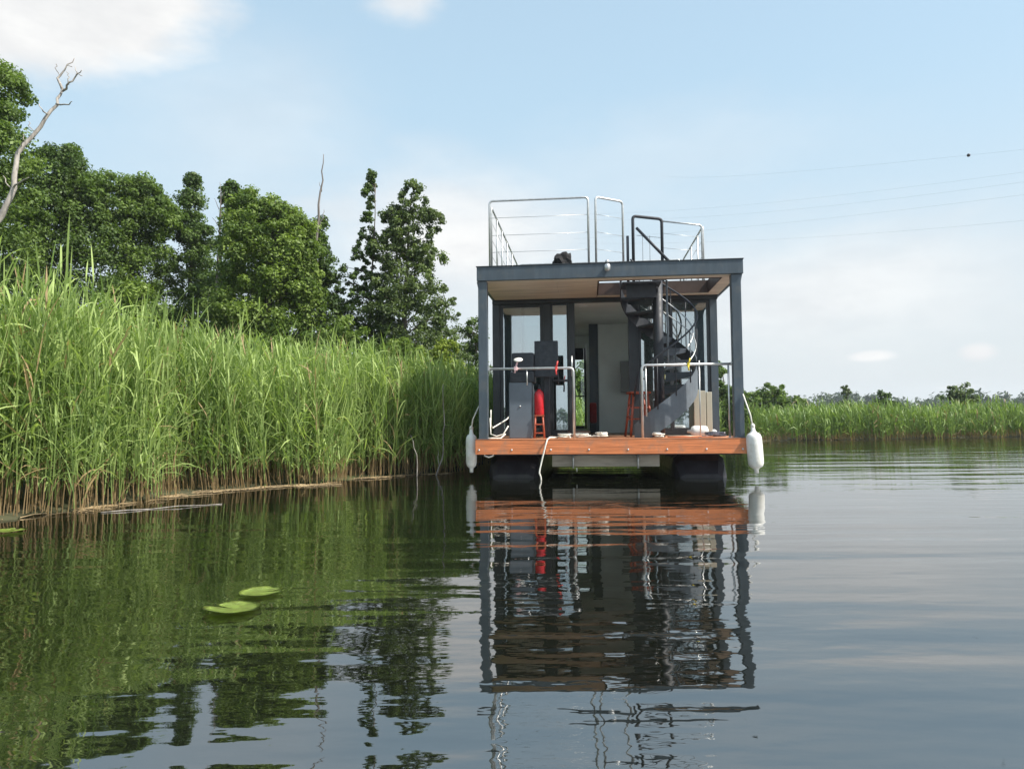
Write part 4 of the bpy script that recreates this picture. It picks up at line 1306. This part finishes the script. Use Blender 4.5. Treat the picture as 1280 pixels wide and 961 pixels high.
def clampobj(x, z, material, label, h0, h1):
    c = bthing('rail_clamp', x, .12, z, label=label, cat='clamp')
    box('clamp_body', -.018, .018, -.028, .028, -.028, .028, material, c, bev=.006)
    bm = bmesh.new()
    for s in (-1, 1):
        add_tube(bm, [(0, -.02, .02), (.010 * s, -.022, h1 * .5), (.022 * s, -.02, h1)] if s > 0 else [(0, -.02, -.02), (-.006, -.022, -h0 * .5), (.004, -.02, -h0)], .011, 8)
    from_bm('clamp_handle', bm, material, c, smooth=True)


clampobj(1.19, 1.625, 'red_plastic', 'red clamp gripping the left deck railing near its end', .10, .10)
clampobj(3.10, 1.645, 'yellow', 'yellow clamp gripping the right deck railing', .09, .09)

# fire extinguisher on a small stand
es = bthing('small_stand', .91, .46, ZDK, label='low red brown stand under the fire extinguisher', cat='stand')
for sx_ in (-1, 1):
    for sy_ in (-1, 1):
        tube('leg', [(.075 * sx_, .075 * sy_, 0), (.055 * sx_, .055 * sy_, .33)], .014, 'red_wood', es, seg=6)
box('stand_top', -.075, .075, -.075, .075, .331, .352, 'red_wood', es, bev=.005)
for zz in (.07, .2):
    box('rung', -.06, .06, -.078, -.06, zz, zz + .02, 'red_wood', es, bev=.003)
ex = bthing('fire_extinguisher', .91, .46, ZDK + .3525, label='red fire extinguisher beside the grey helm cabinet', cat='fire extinguisher')
lathe('cylinder', [(.060, 0), (.072, .015), (.074, .30), (.062, .345), (.03, .375), (.022, .39)], 'red_paint', ex, seg=22)
lathe('valve', [(.022, .391), (.025, .41), (.02, .44)], 'black_steel', ex, seg=12)
box('lever', -.012, .012, -.08, .02, .441, .455, 'black_steel', ex, bev=.003)
tube('hose', [(.02, 0, .42), (.075, -.02, .41), (.088, -.02, .32), (.085, -.02, .12)], .009, 'black_steel', ex)

# bar stool
bs = bthing('bar_stool', 2.45, 1.15, ZDK, rz=.2, label='red brown wooden bar stool standing behind the right deck railing', cat='stool')
for sx_ in (-1, 1):
    for sy_ in (-1, 1):
        tube('leg', [(.18 * sx_, .18 * sy_, 0), (.11 * sx_, .11 * sy_, .68)], .019, 'red_wood', bs, seg=8)
bm = bmesh.new()
add_box(bm, -.16, .16, -.16, .16, .681, .715, .01)
from_bm('seat', bm, 'red_wood', bs)
for zz, hw in ((.27, .15), (.45, .132)):
    box('rung', -hw, hw, -hw - .01, -hw + .01, zz, zz + .022, 'red_wood', bs, bev=.003)
    box('rung', -hw, hw, hw - .01, hw + .01, zz, zz + .022, 'red_wood', bs, bev=.003)
    box('rung', -hw - .01, -hw + .01, -hw + .012, hw - .012, zz + .04, zz + .062, 'red_wood', bs, bev=.003)
    box('rung', hw - .01, hw + .01, -hw + .012, hw - .012, zz + .04, zz + .062, 'red_wood', bs, bev=.003)

# cream folded boards by the right glazing
cbd = bthing('folded_panels', 0, 0, 0, label='cream folded panels leaning upright behind the right railing', cat='panels')
for k in range(3):
    box('panel', 3.36 + k * .105, 3.45 + k * .105, 1.48 + .03 * k, 1.51 + .03 * k, ZDK, 1.34 - .02 * k, 'cream', cbd, bev=.008)
# red bag inside the doorway
bg_ = bthing('red_bag', 1.75, 4.3, .60, label='dark red bag standing inside by the inner partition edge', cat='bag')
bm = bmesh.new(); add_box(bm, -.07, .07, -.1, .1, 0.2, .62, .04)
from_bm('bag_body', bm, mat('dark_red_cloth', (.22, .02, .02), .8, var=.2), bg_)
box('bag_stand', -.06, .06, -.09, .09, .0, .198, 'black_steel', bg_, bev=.01)

# dark bag on the roof
rb = bthing('dark_bag', 1.30, 1.3, ZR + .0, label='crumpled black bag lying on the roof behind the railing cables', cat='bag')
bm = bmesh.new()
bmesh.ops.create_icosphere(bm, subdivisions=3, radius=.17)
rg = random.Random(3)
from mathutils import noise as mn
for v in bm.verts:
    d = mn.noise(v.co * 9) * .09 + mn.noise(v.co * 20) * .04
    v.co = v.co * (1 + d / .17)
    v.co.z = max(v.co.z * 1.0, -.12) + .30
    v.co.x *= .9
from_bm('bag_body', bm, 'cloth_black', rb)
box('bag_base', -.22, .20, -.1, .1, .014, .2, 'cloth_black', rb, bev=.04)
bm = bmesh.new()
bmesh.ops.create_icosphere(bm, subdivisions=3, radius=.11)
for v in bm.verts:
    v.co *= 1 + mn.noise(v.co * 14 + Vector((5, 1, 2))) * .6
    v.co += Vector((-.14, 0, .22))
from_bm('bag_pocket', bm, 'cloth_black', rb)

# ------------------------------------------------------------------ power lines crossing the sky
wires = [((900, 221), (1060, 209), (1420, 172), 'faint power line with the round marker, topmost of the five'),
         ((860, 262), (1060, 243), (1420, 196), 'faint power line, second from the top of the five'),
         ((860, 272), (1060, 255), (1420, 208), 'faint power line, third from the top of the five'),
         ((880, 288), (1080, 268), (1420, 225), 'faint power line, fourth from the top of the five'),
         ((900, 302), (1100, 291), (1420, 262), 'faint power line, lowest of the five')]
for k, (a, b, c, lb) in enumerate(wires):
    pa, pb, pc = P(a[0], a[1], 75), P(b[0], b[1], 66), P(c[0], c[1], 50)
    pts = []
    for q in range(-10, 31):
        t = q / 20
        pts.append(pa * (1 - t) ** 2 + (pb * 2 - (pa + pc) / 2) * 2 * t * (1 - t) + pc * t ** 2)
    r0 = empty('power_line', pts[0], label=lb, cat='power line', group='power lines crossing the sky')
    tube('wire', [p_ - pts[0] for p_ in pts], .0055, 'wire', r0, seg=5)
    if k == 0:
        # marker ball where the line of sight meets the wire
        best = min(range(200), key=lambda s: abs(640 + 900 * ((pa * (1 - s / 200) ** 2 + (pb * 2 - (pa + pc) / 2) * 2 * (s / 200) * (1 - s / 200) + pc * (s / 200) ** 2 - cam.location).dot(rt)) / ((pa * (1 - s / 200) ** 2 + (pb * 2 - (pa + pc) / 2) * 2 * (s / 200) * (1 - s / 200) + pc * (s / 200) ** 2 - cam.location).dot(fw)) - 1211))
        t = best / 200
        bp_ = pa * (1 - t) ** 2 + (pb * 2 - (pa + pc) / 2) * 2 * t * (1 - t) + pc * t ** 2 - pts[0]
        bm = bmesh.new()
        bmesh.ops.create_uvsphere(bm, u_segments=20, v_segments=12, radius=.135)
        for v in bm.verts: v.co += bp_
        from_bm('marker_ball', bm, 'ball', r0, smooth=True)

# ------------------------------------------------------------------ summer haze over the marsh
bm = bmesh.new()
add_box(bm, -700, 700, -700, 700, -3.2, 30)
hz = bpy.data.materials.new('haze_air')
hz.use_nodes = True
hz.node_tree.nodes.clear()
n = NT(hz.node_tree)
vo = n.node('ShaderNodeVolumePrincipled')
vo.inputs['Color'].default_value = (0.86, 0.92, 1.0, 1)
vo.inputs['Density'].default_value = 0.0005
ho = n.node('ShaderNodeOutputMaterial')
n.l.new(vo.outputs[0], ho.inputs['Volume'])
from_bm('haze', bm, hz, kind='stuff', label='thin summer haze over the whole marsh')
